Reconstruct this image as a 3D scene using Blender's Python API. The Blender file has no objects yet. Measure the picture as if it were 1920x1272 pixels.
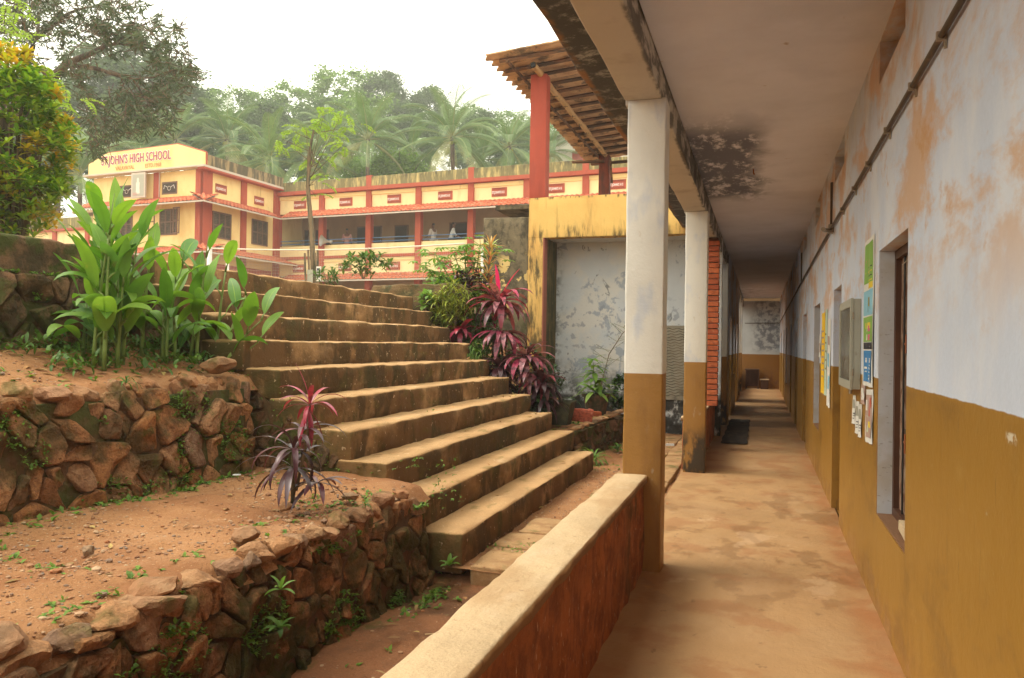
import bpy, math, random
from mathutils import Vector, Matrix, noise
R = random.Random(7)
PI = math.pi
sc = bpy.context.scene
COL = sc.collection
# ------------------------------------------------------------------ camera, sky, sun, exposure
CAM_M = Matrix(((0.95211, -0.01239, 0.30552), (0.3054, -0.01046, -0.95217), (0.015, 0.99987, -0.00618)))
cd = bpy.data.cameras.new('camera'); cam = bpy.data.objects.new('camera', cd); COL.objects.link(cam)
cd.sensor_width = 36; cd.lens = 36 * 1456 / 1920; cd.clip_end = 3000; cd.clip_start = .05
cam.matrix_world = Matrix.Translation((0, 0, 1.55)) @ CAM_M.to_4x4()
sc.camera = cam

def at(px, py, t):
    """world point on the photograph's ray (1920 px wide) at depth t metres"""
    d = CAM_M @ Vector(((px - 960) / 1456, -(py - 636) / 1456, -1))
    return Vector((0, 0, 1.55)) + d * t

SUN_EL, SUN_ROT = math.radians(58), math.radians(215)
w = bpy.data.worlds.new('World'); sc.world = w; w.use_nodes = True
nt = w.node_tree; bg = nt.nodes['Background']
sky = nt.nodes.new('ShaderNodeTexSky'); sky.sky_type = 'NISHITA'; sky.sun_disc = False
sky.sun_elevation = SUN_EL; sky.sun_rotation = SUN_ROT; sky.dust_density = 6; sky.air_density = 1.5
mx = nt.nodes.new('ShaderNodeMix'); mx.data_type = 'RGBA'; mx.inputs[0].default_value = .82
nt.links.new(sky.outputs[0], mx.inputs[6]); mx.inputs[7].default_value = (12.5, 12.2, 10.2, 1)
nt.links.new(mx.outputs[2], bg.inputs[0]); bg.inputs[1].default_value = .15
sl = bpy.data.lights.new('sun', 'SUN'); sl.energy = 1.5; sl.angle = math.radians(25); sl.color = (1, .93, .82)
so = bpy.data.objects.new('sun', sl); COL.objects.link(so)
# sun stands high behind the left shoulder: direction vector towards the sun
SD = Vector((-.62, -.1, .9)).normalized()
so.rotation_euler = SD.to_track_quat('Z', 'Y').to_euler()
sky.sun_elevation = math.asin(SD.z); sky.sun_rotation = math.atan2(SD.x, SD.y)
sc.view_settings.view_transform = 'Standard'; sc.view_settings.look = 'None'
sc.view_settings.gamma = 1; sc.view_settings.exposure = 0.75
sc.cycles.max_bounces = 8; sc.cycles.diffuse_bounces = 5; sc.cycles.transparent_max_bounces = 16
sc.cycles.volume_bounces = 0; sc.cycles.use_denoising = True

# ------------------------------------------------------------------ mesh builder
class MB:
    def __init__(s): s.v = []; s.f = []; s.m = []; s.r = []; s.mi = 0; s.rv = .5
    def add(s, vs, fs, rv=None):
        n = len(s.v); s.v += [tuple(p) for p in vs]
        rv = s.rv if rv is None else rv
        for f in fs:
            s.f.append(tuple(i + n for i in f)); s.m.append(s.mi); s.r.append(rv)
    def box(s, x0, x1, y0, y1, z0, z1, rv=None):
        s.add([(x0,y0,z0),(x1,y0,z0),(x1,y1,z0),(x0,y1,z0),(x0,y0,z1),(x1,y0,z1),(x1,y1,z1),(x0,y1,z1)],
              [(0,3,2,1),(4,5,6,7),(0,1,5,4),(1,2,6,5),(2,3,7,6),(3,0,4,7)], rv)
        return s
    def obox(s, c, sz, rz=0, rx=0, ry=0, rv=None):
        m = Matrix.Translation(c) @ Matrix.Rotation(rz,4,'Z') @ Matrix.Rotation(ry,4,'Y') @ Matrix.Rotation(rx,4,'X')
        a,b,d = sz[0]/2, sz[1]/2, sz[2]/2
        vs = [m @ Vector(p) for p in [(-a,-b,-d),(a,-b,-d),(a,b,-d),(-a,b,-d),(-a,-b,d),(a,-b,d),(a,b,d),(-a,b,d)]]
        s.add(vs, [(0,3,2,1),(4,5,6,7),(0,1,5,4),(1,2,6,5),(2,3,7,6),(3,0,4,7)], rv)
        return s
    def rbox(s, x0, x1, y0, y1, z0, z1, step=.12, r=.015, amp=.004, fr=3., ero=0, rv=None):
        """box with worn rounded edges and uneven faces"""
        def ax(a, b):
            rr = min(r, (b-a)*.3); n = max(1, int(round((b-a-2*rr)/step)))
            return [a, a+rr*.35] + [a+rr+(b-a-2*rr)*i/n for i in range(n+1)] + [b-rr*.35, b]
        A = (ax(x0,x1), ax(y0,y1), ax(z0,z1)); lo = (x0,y0,z0); hi = (x1,y1,z1)
        idx = {}; vs = []; fs = []
        def vert(i,j,k):
            key = (i,j,k)
            if key in idx: return idx[key]
            p = Vector((A[0][i],A[1][j],A[2][k])); q = p.copy()
            e = r
            if ero: e = r*(1 + ero*max(0, noise.noise(p*2.3)+.1)*2)
            for a in range(3):
                rr = min(e, (hi[a]-lo[a])*.3); q[a] = min(max(p[a], lo[a]+rr), hi[a]-rr)
            d = p-q
            if d.length > 1e-9:
                n_ = d.normalized(); on = sum(1 for a in range(3) if abs(d[a]) > 1e-9)
                if on > 1:
                    rr = max(abs(d[0]),abs(d[1]),abs(d[2])); p = q + n_*rr
                p = p + n_*amp*(noise.noise(p*fr)+.5*noise.noise(p*fr*3.1))
            idx[key] = len(vs); vs.append(p); return idx[key]
        NX,NY,NZ = len(A[0])-1, len(A[1])-1, len(A[2])-1
        for i in range(NX):
            for j in range(NY):
                fs.append((vert(i,j,0),vert(i,j+1,0),vert(i+1,j+1,0),vert(i+1,j,0)))
                fs.append((vert(i,j,NZ),vert(i+1,j,NZ),vert(i+1,j+1,NZ),vert(i,j+1,NZ)))
        for i in range(NX):
            for k in range(NZ):
                fs.append((vert(i,0,k),vert(i+1,0,k),vert(i+1,0,k+1),vert(i,0,k+1)))
                fs.append((vert(i,NY,k),vert(i,NY,k+1),vert(i+1,NY,k+1),vert(i+1,NY,k)))
        for j in range(NY):
            for k in range(NZ):
                fs.append((vert(0,j,k),vert(0,j,k+1),vert(0,j+1,k+1),vert(0,j+1,k)))
                fs.append((vert(NX,j,k),vert(NX,j+1,k),vert(NX,j+1,k+1),vert(NX,j,k+1)))
        s.add(vs, fs, rv); return s
    def tube(s, pts, rad, seg=8, rv=None, cap=True):
        pts = [Vector(p) for p in pts]; n = len(pts)
        if not isinstance(rad, (list,tuple)): rad = [rad]*n
        vs = []; fs = []; up = Vector((0,0,1))
        for i,p in enumerate(pts):
            d = (pts[min(i+1,n-1)]-pts[max(i-1,0)]).normalized()
            a = d.cross(up if abs(d.z) < .95 else Vector((1,0,0))).normalized(); b = d.cross(a)
            for k in range(seg):
                t = 2*PI*k/seg; vs.append(p + (a*math.cos(t)+b*math.sin(t))*rad[i])
        for i in range(n-1):
            for k in range(seg):
                k2 = (k+1)%seg; fs.append((i*seg+k, i*seg+k2, (i+1)*seg+k2, (i+1)*seg+k))
        if cap: fs.append(tuple(range(seg-1,-1,-1))); fs.append(tuple((n-1)*seg+k for k in range(seg)))
        s.add(vs, fs, rv); return s
    def lathe(s, c, prof, seg=16, rv=None):
        vs = []; fs = []; c = Vector(c)
        for (r,z) in prof:
            for k in range(seg):
                t = 2*PI*k/seg; vs.append(c+Vector((r*math.cos(t), r*math.sin(t), z)))
        for i in range(len(prof)-1):
            for k in range(seg):
                k2 = (k+1)%seg; fs.append((i*seg+k, i*seg+k2, (i+1)*seg+k2, (i+1)*seg+k))
        s.add(vs, fs, rv); return s
    def blade(s, p, az, el, L, W, droop=1.2, n=6, fold=.25, peak=.45, tw=0, rv=None, tip=1., rib=False):
        """leaf blade: starts at p, heading az, elevation el, bending down by droop radians"""
        p = Vector(p); vs = []; fs = []
        for i in range(n+1):
            t = i/n
            e = el - droop*t**1.3
            d = Vector((math.cos(az)*math.cos(e), math.sin(az)*math.cos(e), math.sin(e)))
            if i: p = p + d*(L/n)
            sd = Vector((-math.sin(az), math.cos(az), 0)); up = sd.cross(d)*-1
            ww = W*.5*max(0.02, (math.sin(PI*min(1,t**(.69/(-math.log(peak)))))**.75 if 0 < t < 1 else (.18 if t == 0 else 0)))
            a = tw*t
            sv = sd*math.cos(a)+up*math.sin(a)
            vs += [p+sv*ww+up*ww*fold, p, p-sv*ww+up*ww*fold]
        for i in range(n):
            b = i*3
            fs += [(b,b+1,b+4,b+3),(b+1,b+2,b+5,b+4)]
        s.add(vs, fs, R.random() if rv is None else rv)
        if rib:
            q = [vs[i*3+1]+Vector((0,0,.0012)) for i in range(n+1)]; s.add([c+(vs[i*3]-vs[i*3+2])*sg*.035*(1-.6*i/n) for i,c in enumerate(q) for sg in (1,-1)], [(2*i,2*i+1,2*i+3,2*i+2) for i in range(n)], 1.)
        return s
    def rock(s, c, sx, sy, sz, rz=0, cuts=9, sub=2, rv=None, amp=.08):
        m = Matrix.Rotation(rz,3,'Z'); vs, fs = ico(sub); out = []
        pl = []
        for _ in range(cuts):
            n_ = Vector((R.gauss(0,1),R.gauss(0,1),R.gauss(0,1))).normalized(); pl.append((n_, R.uniform(.55,.85)))
        o = Vector((R.random()*50,R.random()*50,0))
        for p in vs:
            p = p*1.0
            for n_,d in pl:
                k = p.dot(n_)-d
                if k > 0: p = p-n_*k
            p = p*(1+amp*noise.noise(p*2.2+o))
            q = m @ Vector((p.x*sx,p.y*sy,p.z*sz)); out.append(q+Vector(c))
        s.add(out, fs, R.random() if rv is None else rv); return s
    def build(s, name, mats, parent=None, smooth=False, local=False):
        me = bpy.data.meshes.new(name)
        off = (0,0,0)
        if parent is not None and not local: off = ORG.get(parent.name, (0,0,0))
        if off != (0,0,0): vv = [(a-off[0],b-off[1],c-off[2]) for a,b,c in s.v]
        else: vv = s.v
        me.from_pydata(vv, [], s.f)
        if not isinstance(mats,(list,tuple)): mats = [mats]
        for m_ in mats: me.materials.append(m_)
        if len(mats) > 1: me.polygons.foreach_set('material_index', s.m)
        at_ = me.attributes.new('rnd','FLOAT','FACE'); at_.data.foreach_set('value', s.r)
        if smooth: me.polygons.foreach_set('use_smooth', [True]*len(s.f))
        me.update()
        o = bpy.data.objects.new(name, me); COL.objects.link(o)
        if parent is not None:
            o.parent = parent
            ORG[name if False else o.name] = off
        return o
ORG = {}
_ico = {}
def ico(sub):
    if sub in _ico: return _ico[sub]
    import bmesh
    b = bmesh.new(); bmesh.ops.create_icosphere(b, subdivisions=sub, radius=1)
    vs = [v.co.copy() for v in b.verts]; fs = [tuple(v.index for v in f.verts) for f in b.faces]; b.free()
    _ico[sub] = (vs,fs); return _ico[sub]
def tag(o, label=None, cat=None, group=None, kind=None):
    if label: o['label'] = label
    if cat: o['category'] = cat
    if group: o['group'] = group
    if kind: o['kind'] = kind
    return o
def thing(name, label, cat, loc=(0,0,0), rz=0, group=None):
    o = bpy.data.objects.new(name, None); COL.objects.link(o); o.empty_display_size = .1
    o.location = loc; o.rotation_euler = (0,0,rz); ORG[o.name] = tuple(loc)
    return tag(o, label, cat, group)
def copy_tree(o, parent=None):
    c = o.copy(); COL.objects.link(c); c.parent = parent
    for ch in list(o.children): copy_tree(ch, c)
    return c
def fbm(p, o=4):
    v = 0; a = .5
    for _ in range(o): v += a*noise.noise(p); p = p*2.1; a *= .5
    return v
def text_mesh(mb, s_, size, P, ux, uz, depth=.01, shear=1., bold=0):
    """writes text; P = lower left corner, ux = reading direction, uz = up; shear = width factor"""
    cu = bpy.data.curves.new('t','FONT'); cu.body = s_; cu.size = size; cu.extrude = depth; cu.offset = bold; cu.resolution_u = 2
    ob = bpy.data.objects.new('t', cu); COL.objects.link(ob)
    bpy.context.view_layer.update()
    me = bpy.data.meshes.new_from_object(ob.evaluated_get(bpy.context.evaluated_depsgraph_get()))
    ux = Vector(ux).normalized(); uz = Vector(uz).normalized(); n_ = ux.cross(uz); P = Vector(P)
    mb.add([P+ux*v.co.x*shear+uz*v.co.y+n_*v.co.z for v in me.vertices], [tuple(f.vertices) for f in me.polygons])
    bpy.data.objects.remove(ob); bpy.data.meshes.remove(me); bpy.data.curves.remove(cu)

# ------------------------------------------------------------------ materials
class NT:
    def __init__(s, name):
        s.m = bpy.data.materials.new(name); s.m.use_nodes = True; s.t = s.m.node_tree
        s.b = s.t.nodes['Principled BSDF']; s.g = s.t.nodes.new('ShaderNodeNewGeometry')
        s.pos = s.g.outputs['Position']; s.sx = None
    def L(s, a, b): s.t.links.new(a, b)
    def node(s, ty, **k):
        n = s.t.nodes.new(ty)
        for a,v in k.items(): setattr(n, a, v)
        return n
    def inp(s, sock, v):
        if hasattr(v, 'links') or hasattr(v, 'is_output'): s.L(v, sock)
        else: sock.default_value = v
    def noise(s, sc_, detail=6, rough=.6, dist=0, off=(0,0,0), coord=None):
        n = s.node('ShaderNodeTexNoise'); n.inputs['Scale'].default_value = 1
        n.inputs['Detail'].default_value = detail; n.inputs['Roughness'].default_value = rough; n.inputs['Distortion'].default_value = dist
        mp = s.node('ShaderNodeMapping'); s.L(coord or s.pos, mp.inputs[0])
        mp.inputs['Scale'].default_value = sc_ if isinstance(sc_,(tuple,list)) else (sc_,)*3
        mp.inputs['Location'].default_value = off
        s.L(mp.outputs[0], n.inputs['Vector']); return n.outputs['Fac']
    def ramp(s, v, a, b):
        n = s.node('ShaderNodeMapRange', interpolation_type='SMOOTHSTEP'); s.L(v, n.inputs[0])
        n.inputs[1].default_value = min(a,b); n.inputs[2].default_value = max(a,b)
        n.inputs[3].default_value = 0 if a < b else 1; n.inputs[4].default_value = 1 if a < b else 0
        return n.outputs[0]
    def mul(s, a, b, op='MULTIPLY'):
        n = s.node('ShaderNodeMath', operation=op); s.inp(n.inputs[0], a); s.inp(n.inputs[1], b); return n.outputs[0]
    def mix(s, f, a, b, bt='MIX'):
        n = s.node('ShaderNodeMix', data_type='RGBA', blend_type=bt); s.inp(n.inputs[0], f)
        s.inp(n.inputs[6], a if not isinstance(a,tuple) else (*a[:3],1)); s.inp(n.inputs[7], b if not isinstance(b,tuple) else (*b[:3],1))
        return n.outputs[2]
    def comp(s, q):
        if s.sx is None:
            s.sx = s.node('ShaderNodeSeparateXYZ'); s.L(s.pos, s.sx.inputs[0])
            s.sn = s.node('ShaderNodeSeparateXYZ'); s.L(s.g.outputs['Normal'], s.sn.inputs[0])
        if q == 'rnd':
            a = s.node('ShaderNodeAttribute', attribute_name='rnd'); return a.outputs['Fac']
        return {'x':s.sx.outputs[0],'y':s.sx.outputs[1],'z':s.sx.outputs[2],'nx':s.sn.outputs[0],'ny':s.sn.outputs[1],'nz':s.sn.outputs[2]}[q]
_seed = [0]
def mat(name, base, layers=(), rough=.85, bump=(), spec=.3, var=(.12, 2.), transl=0, rndcol=None, grain=0):
    """layers: dicts c=colour, s=noise scale, lo, hi = noise ramp, g = gates [(quantity, a, b)], amt, d=detail"""
    n = NT(name); col = (*base,1)
    if rndcol:
        r = n.comp('rnd'); prev = None
        cr = n.node('ShaderNodeValToRGB'); n.L(r, cr.inputs[0])
        el = cr.color_ramp.elements
        while len(el) < len(rndcol): el.new(.5)
        for i,c in enumerate(rndcol): el[i].position = i/(len(rndcol)-1); el[i].color = (*c,1)
        col = cr.outputs[0]
    if var:
        _seed[0] += 1
        v = n.noise(var[1], 7, .62, off=(_seed[0]*3.7,0,0))
        mr = n.node('ShaderNodeMapRange'); n.L(v, mr.inputs[0]); mr.inputs[1].default_value = .25; mr.inputs[2].default_value = .75
        mr.inputs[3].default_value = 1-var[0]; mr.inputs[4].default_value = 1+var[0]
        hs = n.node('ShaderNodeHueSaturation'); n.inp(hs.inputs['Color'], col); n.L(mr.outputs[0], hs.inputs['Value']); col = hs.outputs[0]
    if grain:
        v = n.noise(grain[1], 3, .7, off=(5,1,2))
        mr = n.node('ShaderNodeMapRange'); n.L(v, mr.inputs[0]); mr.inputs[1].default_value = .3; mr.inputs[2].default_value = .7
        mr.inputs[3].default_value = 1-grain[0]; mr.inputs[4].default_value = 1+grain[0]
        hs = n.node('ShaderNodeHueSaturation'); n.L(col, hs.inputs['Color']); n.L(mr.outputs[0], hs.inputs['Value']); col = hs.outputs[0]
    ro = rough
    for l in layers:
        m_ = None
        if l.get('s') is not None:
            _seed[0] += 1
            v = n.noise(l['s'], l.get('d',6), l.get('r',.6), l.get('dist',0), off=l.get('off',(_seed[0]*1.7,_seed[0]*.9,0)))
            m_ = n.ramp(v, l.get('lo',.5), l.get('hi',.6))
        for (q,a,b) in l.get('g',()):
            qv = n.comp(q)
            if l.get('wob'):
                qv = n.mul(qv, n.mul(n.mul(n.noise(l.get('ws',2.),5,.6,off=(9,2,4)), .5, 'SUBTRACT'), l['wob']*2), 'ADD')
            gm = n.ramp(qv, a, b); m_ = gm if m_ is None else n.mul(m_, gm)
        if l.get('amt',1) != 1: m_ = n.mul(m_, l['amt'])
        c = l['c']
        col = n.mix(m_, col, (*c,1), l.get('bt','MIX'))
        if 'ro' in l:
            mm = n.node('ShaderNodeMix'); n.L(m_, mm.inputs[0]); n.inp(mm.inputs[2], ro); mm.inputs[3].default_value = l['ro']; ro = mm.outputs[0]
    n.inp(n.b.inputs['Base Color'], col); n.inp(n.b.inputs['Roughness'], ro)
    n.b.inputs['Specular IOR Level'].default_value = spec
    prev = None
    for (s_,st) in bump:
        b = n.node('ShaderNodeBump'); b.inputs['Strength'].default_value = 1; b.inputs['Distance'].default_value = st
        n.L(n.noise(s_, 8, .65), b.inputs['Height'])
        if prev: n.L(prev, b.inputs['Normal'])
        prev = b.outputs[0]
    if prev: n.L(prev, n.b.inputs['Normal'])
    if transl:
        tr = n.node('ShaderNodeBsdfTranslucent'); n.inp(tr.inputs[0], n.mix(1., col, (1.15,1.2,.6,1), 'MULTIPLY'))
        ms = n.node('ShaderNodeMixShader'); ms.inputs[0].default_value = transl
        n.L(n.b.outputs[0], ms.inputs[1]); n.L(tr.outputs[0], ms.inputs[2])
        n.L(ms.outputs[0], n.t.nodes['Material Output'].inputs[0])
    return n.m

BLK = (.03,.028,.022)
M = {}
PZ = 1.375
M['wall'] = mat('painted_plaster', (.56,.61,.72), [
    dict(c=(.68,.69,.73), s=(2,2,.9), lo=.45, hi=.65, amt=.7),
    dict(c=(.58,.31,.12), s=(1.2,.75,1.5), lo=.46, hi=.60, amt=.74, d=10, r=.7, dist=.3, g=[('z',1.5,2.1)]),
    dict(c=(.52,.25,.07), s=(4,2.6,4.0), lo=.57, hi=.70, amt=.6, d=8, r=.7, g=[('z',1.4,1.9)]),
    dict(c=(.30,.26,.22), s=3., lo=.5, hi=.7, amt=.5, g=[('z',2.6,3.4)]),
    dict(c=(.33,.168,.026), s=None, g=[('z',PZ+.003,PZ-.003)], wob=.012, ws=4., ro=.42),
    dict(c=(.26,.13,.022), s=(3,3,.7), lo=.5, hi=.75, amt=.6, g=[('z',PZ,PZ-.03)]),
    dict(c=(.46,.38,.26), s=26., lo=.70, hi=.73, amt=.6, g=[('z',PZ+.1,PZ-.3)]),
    dict(c=(.17,.085,.02), s=(1.2,1.2,2.2), lo=.52, hi=.66, amt=.5, d=9, r=.7, g=[('z',PZ,PZ-.03)]),
    dict(c=(.40,.235,.06), s=(2.2,2.2,4), lo=.56, hi=.70, amt=.5, d=9, r=.7, g=[('z',PZ,PZ-.03)]),
    dict(c=(.62,.55,.42), s=(30,30,30), lo=.46, hi=.52, amt=.9, d=3, g=[('y',2.44,2.46),('y',2.56,2.53),('z',1.285,1.295),('z',1.325,1.315)]),
    dict(c=(.12,.06,.02), s=(40,40,4), lo=.66, hi=.70, amt=.5, d=4, g=[('z',PZ-.02,PZ-.1)]),
    dict(c=(.33,.17,.07), s=4., lo=.35, hi=.7, amt=.75, g=[('z',.28,.0)], wob=.12, ro=.8),
    ], rough=.7, bump=[(1.2,.01),(9,.004),(60,.0012)], var=(.07,1.3), grain=(.04,60))
M['ceiling'] = mat('stained_ceiling_plaster', (.70,.70,.79), [
    dict(c=(.58,.58,.66), s=1.5, lo=.4, hi=.7, amt=.6),
    dict(c=(.34,.22,.13), s=9., lo=.68, hi=.76, amt=.6),
    dict(c=(.085,.095,.14), s=(5,2.2,5), lo=.38, hi=.50, amt=.88, d=9, r=.75, g=[('x',.15,-.2),('y',6.3,7.4),('y',10.7,9.8)], wob=.3),
    dict(c=(.07,.07,.08), s=(4,9,4), lo=.5, hi=.6, amt=.7, d=9, r=.75, g=[('x',.3,-.2),('y',24.,26.)], wob=.5),
    ], rough=.9, bump=[(2,.01),(30,.002)], var=(.08,.8))
M['slab'] = mat('mouldy_slab_underside', (.36,.35,.33), [
    dict(c=(.045,.045,.05), s=(4,5,4), lo=.36, hi=.50, amt=.9, d=9, r=.75),
    dict(c=(.30,.15,.07), s=3., lo=.4, hi=.6, amt=.9, g=[('x',-1.2,-1.235)], wob=.03, ws=6),
    ], bump=[(6,.012),(40,.003)], var=(.2,3))
M['beam'] = mat('whitewashed_beam', (.55,.50,.43), [
    dict(c=(.30,.24,.2), s=(3,3,3), lo=.5, hi=.75, amt=.5),
    dict(c=(.07,.065,.06), s=(8,3,8), lo=.42, hi=.56, amt=.8, d=8, g=[('x',-.70,-.672)], wob=.03, ws=5),
    dict(c=(.06,.055,.05), s=(3,1.2,3), lo=.45, hi=.6, amt=.8, d=8, g=[('nx',.4,.9),('y',5.5,8)]),
    ], bump=[(2,.01),(30,.002)], var=(.08,1.5))
M['column'] = mat('two_tone_column_paint', (.72,.70,.64), [
    dict(c=(.50,.54,.62), s=(5,5,2.2), lo=.52, hi=.70, amt=.7, d=7),
    dict(c=(.45,.33,.2), s=(9,9,5), lo=.66, hi=.76, amt=.5),
    dict(c=(.33,.165,.038), s=None, g=[('z',PZ-.014,PZ-.019)], ro=.5),
    dict(c=(.21,.10,.03), s=(5,5,1.6), lo=.45, hi=.7, amt=.7, g=[('z',PZ,PZ-.05)]),
    dict(c=(.50,.42,.32), s=(14,14,6), lo=.60, hi=.68, amt=.5, d=8, g=[('z',1.15,.5)]),
    dict(c=(.03,.026,.02), s=(9,9,4), lo=.38, hi=.5, amt=.92, d=8, g=[('z',.62,.35),('y',9.,9.3)], wob=.16, ws=6),
    ], rough=.75, bump=[(2,.012),(14,.004),(70,.001)], var=(.07,2))
M['cap'] = mat('cement_wall_capping', (.55,.40,.235), [
    dict(c=(.44,.28,.14), s=(4,1.5,4), lo=.42, hi=.66, amt=.75),
    dict(c=(.60,.45,.29), s=(7,3,7), lo=.52, hi=.72, amt=.6),
    dict(c=(.22,.12,.06), s=30., lo=.62, hi=.72, amt=.5),
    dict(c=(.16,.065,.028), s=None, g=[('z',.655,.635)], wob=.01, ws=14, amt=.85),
    ], rough=.9, bump=[(5,.02),(25,.006),(120,.002)], var=(.14,3), grain=(.10,140))
M['laterite'] = mat('dark_laterite_parapet_face', (.44,.135,.045), [
    dict(c=(.20,.060,.024), s=(8,8,6), lo=.42, hi=.62, amt=.85, d=8, r=.7),
    dict(c=(.50,.19,.07), s=(30,30,18), lo=.58, hi=.70, amt=.8, d=6, r=.7),
    dict(c=(.75,.50,.30), s=(46,46,20), lo=.64, hi=.70, amt=.85, d=4),
    dict(c=(.06,.03,.015), s=(2.6,2.6,.25), lo=.485, hi=.50, amt=.0),
    dict(c=(.10,.06,.02), s=3., lo=.45, hi=.6, amt=.8, g=[('y',4.2,5.0)]),
    ], rough=.8, bump=[((26,26,14),.03),(90,.01)], var=(.28,3))
M['tread'] = mat('weathered_cement_step', (.46,.275,.125), [
    dict(c=(.38,.215,.09), s=(3,1.4,3), lo=.42, hi=.66, amt=.75),
    dict(c=(.62,.45,.27), s=(5,2,5), lo=.56, hi=.74, amt=.6),
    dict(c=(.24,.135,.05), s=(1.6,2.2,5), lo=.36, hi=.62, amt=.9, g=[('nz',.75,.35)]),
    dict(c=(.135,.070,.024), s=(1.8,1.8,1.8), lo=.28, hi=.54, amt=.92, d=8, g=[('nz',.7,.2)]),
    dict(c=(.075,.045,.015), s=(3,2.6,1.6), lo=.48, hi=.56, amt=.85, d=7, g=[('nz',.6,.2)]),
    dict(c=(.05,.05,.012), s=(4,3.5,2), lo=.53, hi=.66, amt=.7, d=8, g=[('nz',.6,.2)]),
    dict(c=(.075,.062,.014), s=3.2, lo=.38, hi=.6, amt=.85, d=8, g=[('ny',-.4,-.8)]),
    dict(c=(.13,.105,.02), s=(7,3,7), lo=.56, hi=.68, amt=.5, d=8),
    dict(c=(.60,.44,.28), s=(22,22,22), lo=.66, hi=.69, amt=.6, d=3),
    dict(c=(.10,.06,.03), s=(1.1,6,1.1), lo=.492, hi=.497, amt=0),
    ], rough=.92, bump=[(3,.02),(14,.014),(60,.006)], var=(.18,2.4), grain=(.14,100))
M['stone'] = mat('laterite_rubble_stone', (.3,.12,.05), [
    dict(c=(.20,.075,.032), s=11., lo=.46, hi=.62, amt=.65, d=9, r=.75),
    dict(c=(.10,.04,.02), s=42., lo=.60, hi=.66, amt=.6, d=4),
    dict(c=(.42,.22,.11), s=15., lo=.60, hi=.74, amt=.5, d=8),
    dict(c=(.06,.052,.016), s=2.6, lo=.47, hi=.62, amt=.8, d=9),
    dict(c=(.08,.095,.012), s=5.5, lo=.54, hi=.66, amt=.75, d=8),
    dict(c=(.055,.06,.012), s=3.2, lo=.40, hi=.55, amt=.85, d=8, g=[('z',.42,.18)], wob=.1),
    ], rough=.9, bump=[(7,.05),(24,.03),(70,.014)], var=(.24,3), grain=(.22,80),
    rndcol=[(.44,.185,.072),(.52,.25,.10),(.36,.16,.065),(.48,.21,.075),(.38,.21,.11),(.56,.28,.12),(.30,.18,.11)])
M['jamb'] = mat('pale_blue_reveal_plaster', (.52,.53,.56), [dict(c=(.40,.33,.24), s=3., lo=.45, hi=.7, amt=.6), dict(c=(.2,.17,.13), s=(20,20,60), lo=.64, hi=.68, amt=.6)], bump=[(9,.004)])
M['stone_dark'] = mat('mossy_dark_rubble_stone', (.3,.12,.05), [
    dict(c=(.045,.035,.016), s=6., lo=.38, hi=.6, amt=.8, d=8, r=.7),
    dict(c=(.06,.075,.012), s=4., lo=.48, hi=.6, amt=.85, d=8),
    ], rough=.9, bump=[(7,.03),(28,.012),(110,.004)], var=(.2,3), grain=(.12,90),
    rndcol=[(.22,.11,.055),(.28,.14,.07),(.17,.10,.055),(.24,.12,.055)])
M['rock'] = mat('broken_rock', (.3,.2,.12), [
    dict(c=(.17,.10,.05), s=7., lo=.45, hi=.65, amt=.7, d=8),
    dict(c=(.48,.31,.17), s=9., lo=.5, hi=.72, amt=.5, d=8, g=[('nz',.1,.7)]),
    dict(c=(.10,.10,.02), s=5., lo=.55, hi=.66, amt=.7, d=8),
    ], rough=.85, bump=[(8,.02),(35,.008),(130,.003)], var=(.2,4), rndcol=[(.36,.17,.075),(.30,.16,.08),(.42,.22,.10),(.24,.16,.10),(.38,.17,.07)])
M['stone_top'] = mat('dusty_coping_stone', (.3,.2,.12), [
    dict(c=(.17,.09,.04), s=9., lo=.45, hi=.62, amt=.7, d=9, r=.72),
    dict(c=(.54,.32,.16), s=9., lo=.46, hi=.7, amt=.6, d=8, g=[('nz',.2,.8)]),
    dict(c=(.10,.10,.02), s=5., lo=.55, hi=.66, amt=.6, d=8),
    ], rough=.9, bump=[(8,.03),(30,.018),(110,.006)], var=(.2,4), grain=(.15,100), rndcol=[(.40,.18,.075),(.32,.16,.08),(.46,.23,.10),(.27,.17,.11),(.42,.18,.07)])
M['mortar'] = mat('mossy_dark_mortar', (.115,.062,.028), [
    dict(c=(.060,.075,.014), s=3., lo=.44, hi=.60, amt=.85, d=8),
    dict(c=(.12,.055,.025), s=6., lo=.56, hi=.68, amt=.6),
    ], rough=.95, bump=[(9,.03),(40,.01)], var=(.3,8))
SOIL = dict(layers=[
    dict(c=(.27,.110,.042), s=1.6, lo=.42, hi=.62, amt=.75, d=8),
    dict(c=(.46,.25,.125), s=2.8, lo=.5, hi=.72, amt=.6, d=9),
    dict(c=(.56,.38,.22), s=70., lo=.64, hi=.70, amt=.55, d=2),
    dict(c=(.16,.075,.035), s=55., lo=.62, hi=.70, amt=.6, d=3),
    dict(c=(.13,.12,.028), s=3.4, lo=.60, hi=.70, amt=.5, d=9, r=.75),
    ], rough=.95, bump=[(5,.03),(30,.012),(110,.006)], var=(.14,3), grain=(.16,130))
M['soil'] = mat('red_gravelly_soil', (.38,.185,.078), **SOIL)
M['soil_dark'] = mat('damp_dark_soil', (.29,.125,.055), [
    dict(c=(.10,.052,.026), s=2., lo=.45, hi=.65, amt=.7, d=8),
    dict(c=(.09,.10,.02), s=3., lo=.54, hi=.66, amt=.6, d=8),
    dict(c=(.36,.22,.13), s=45., lo=.63, hi=.7, amt=.5, d=3)],
    rough=.95, bump=[(5,.03),(30,.012),(110,.005)], var=(.16,3), grain=(.15,110))
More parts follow.
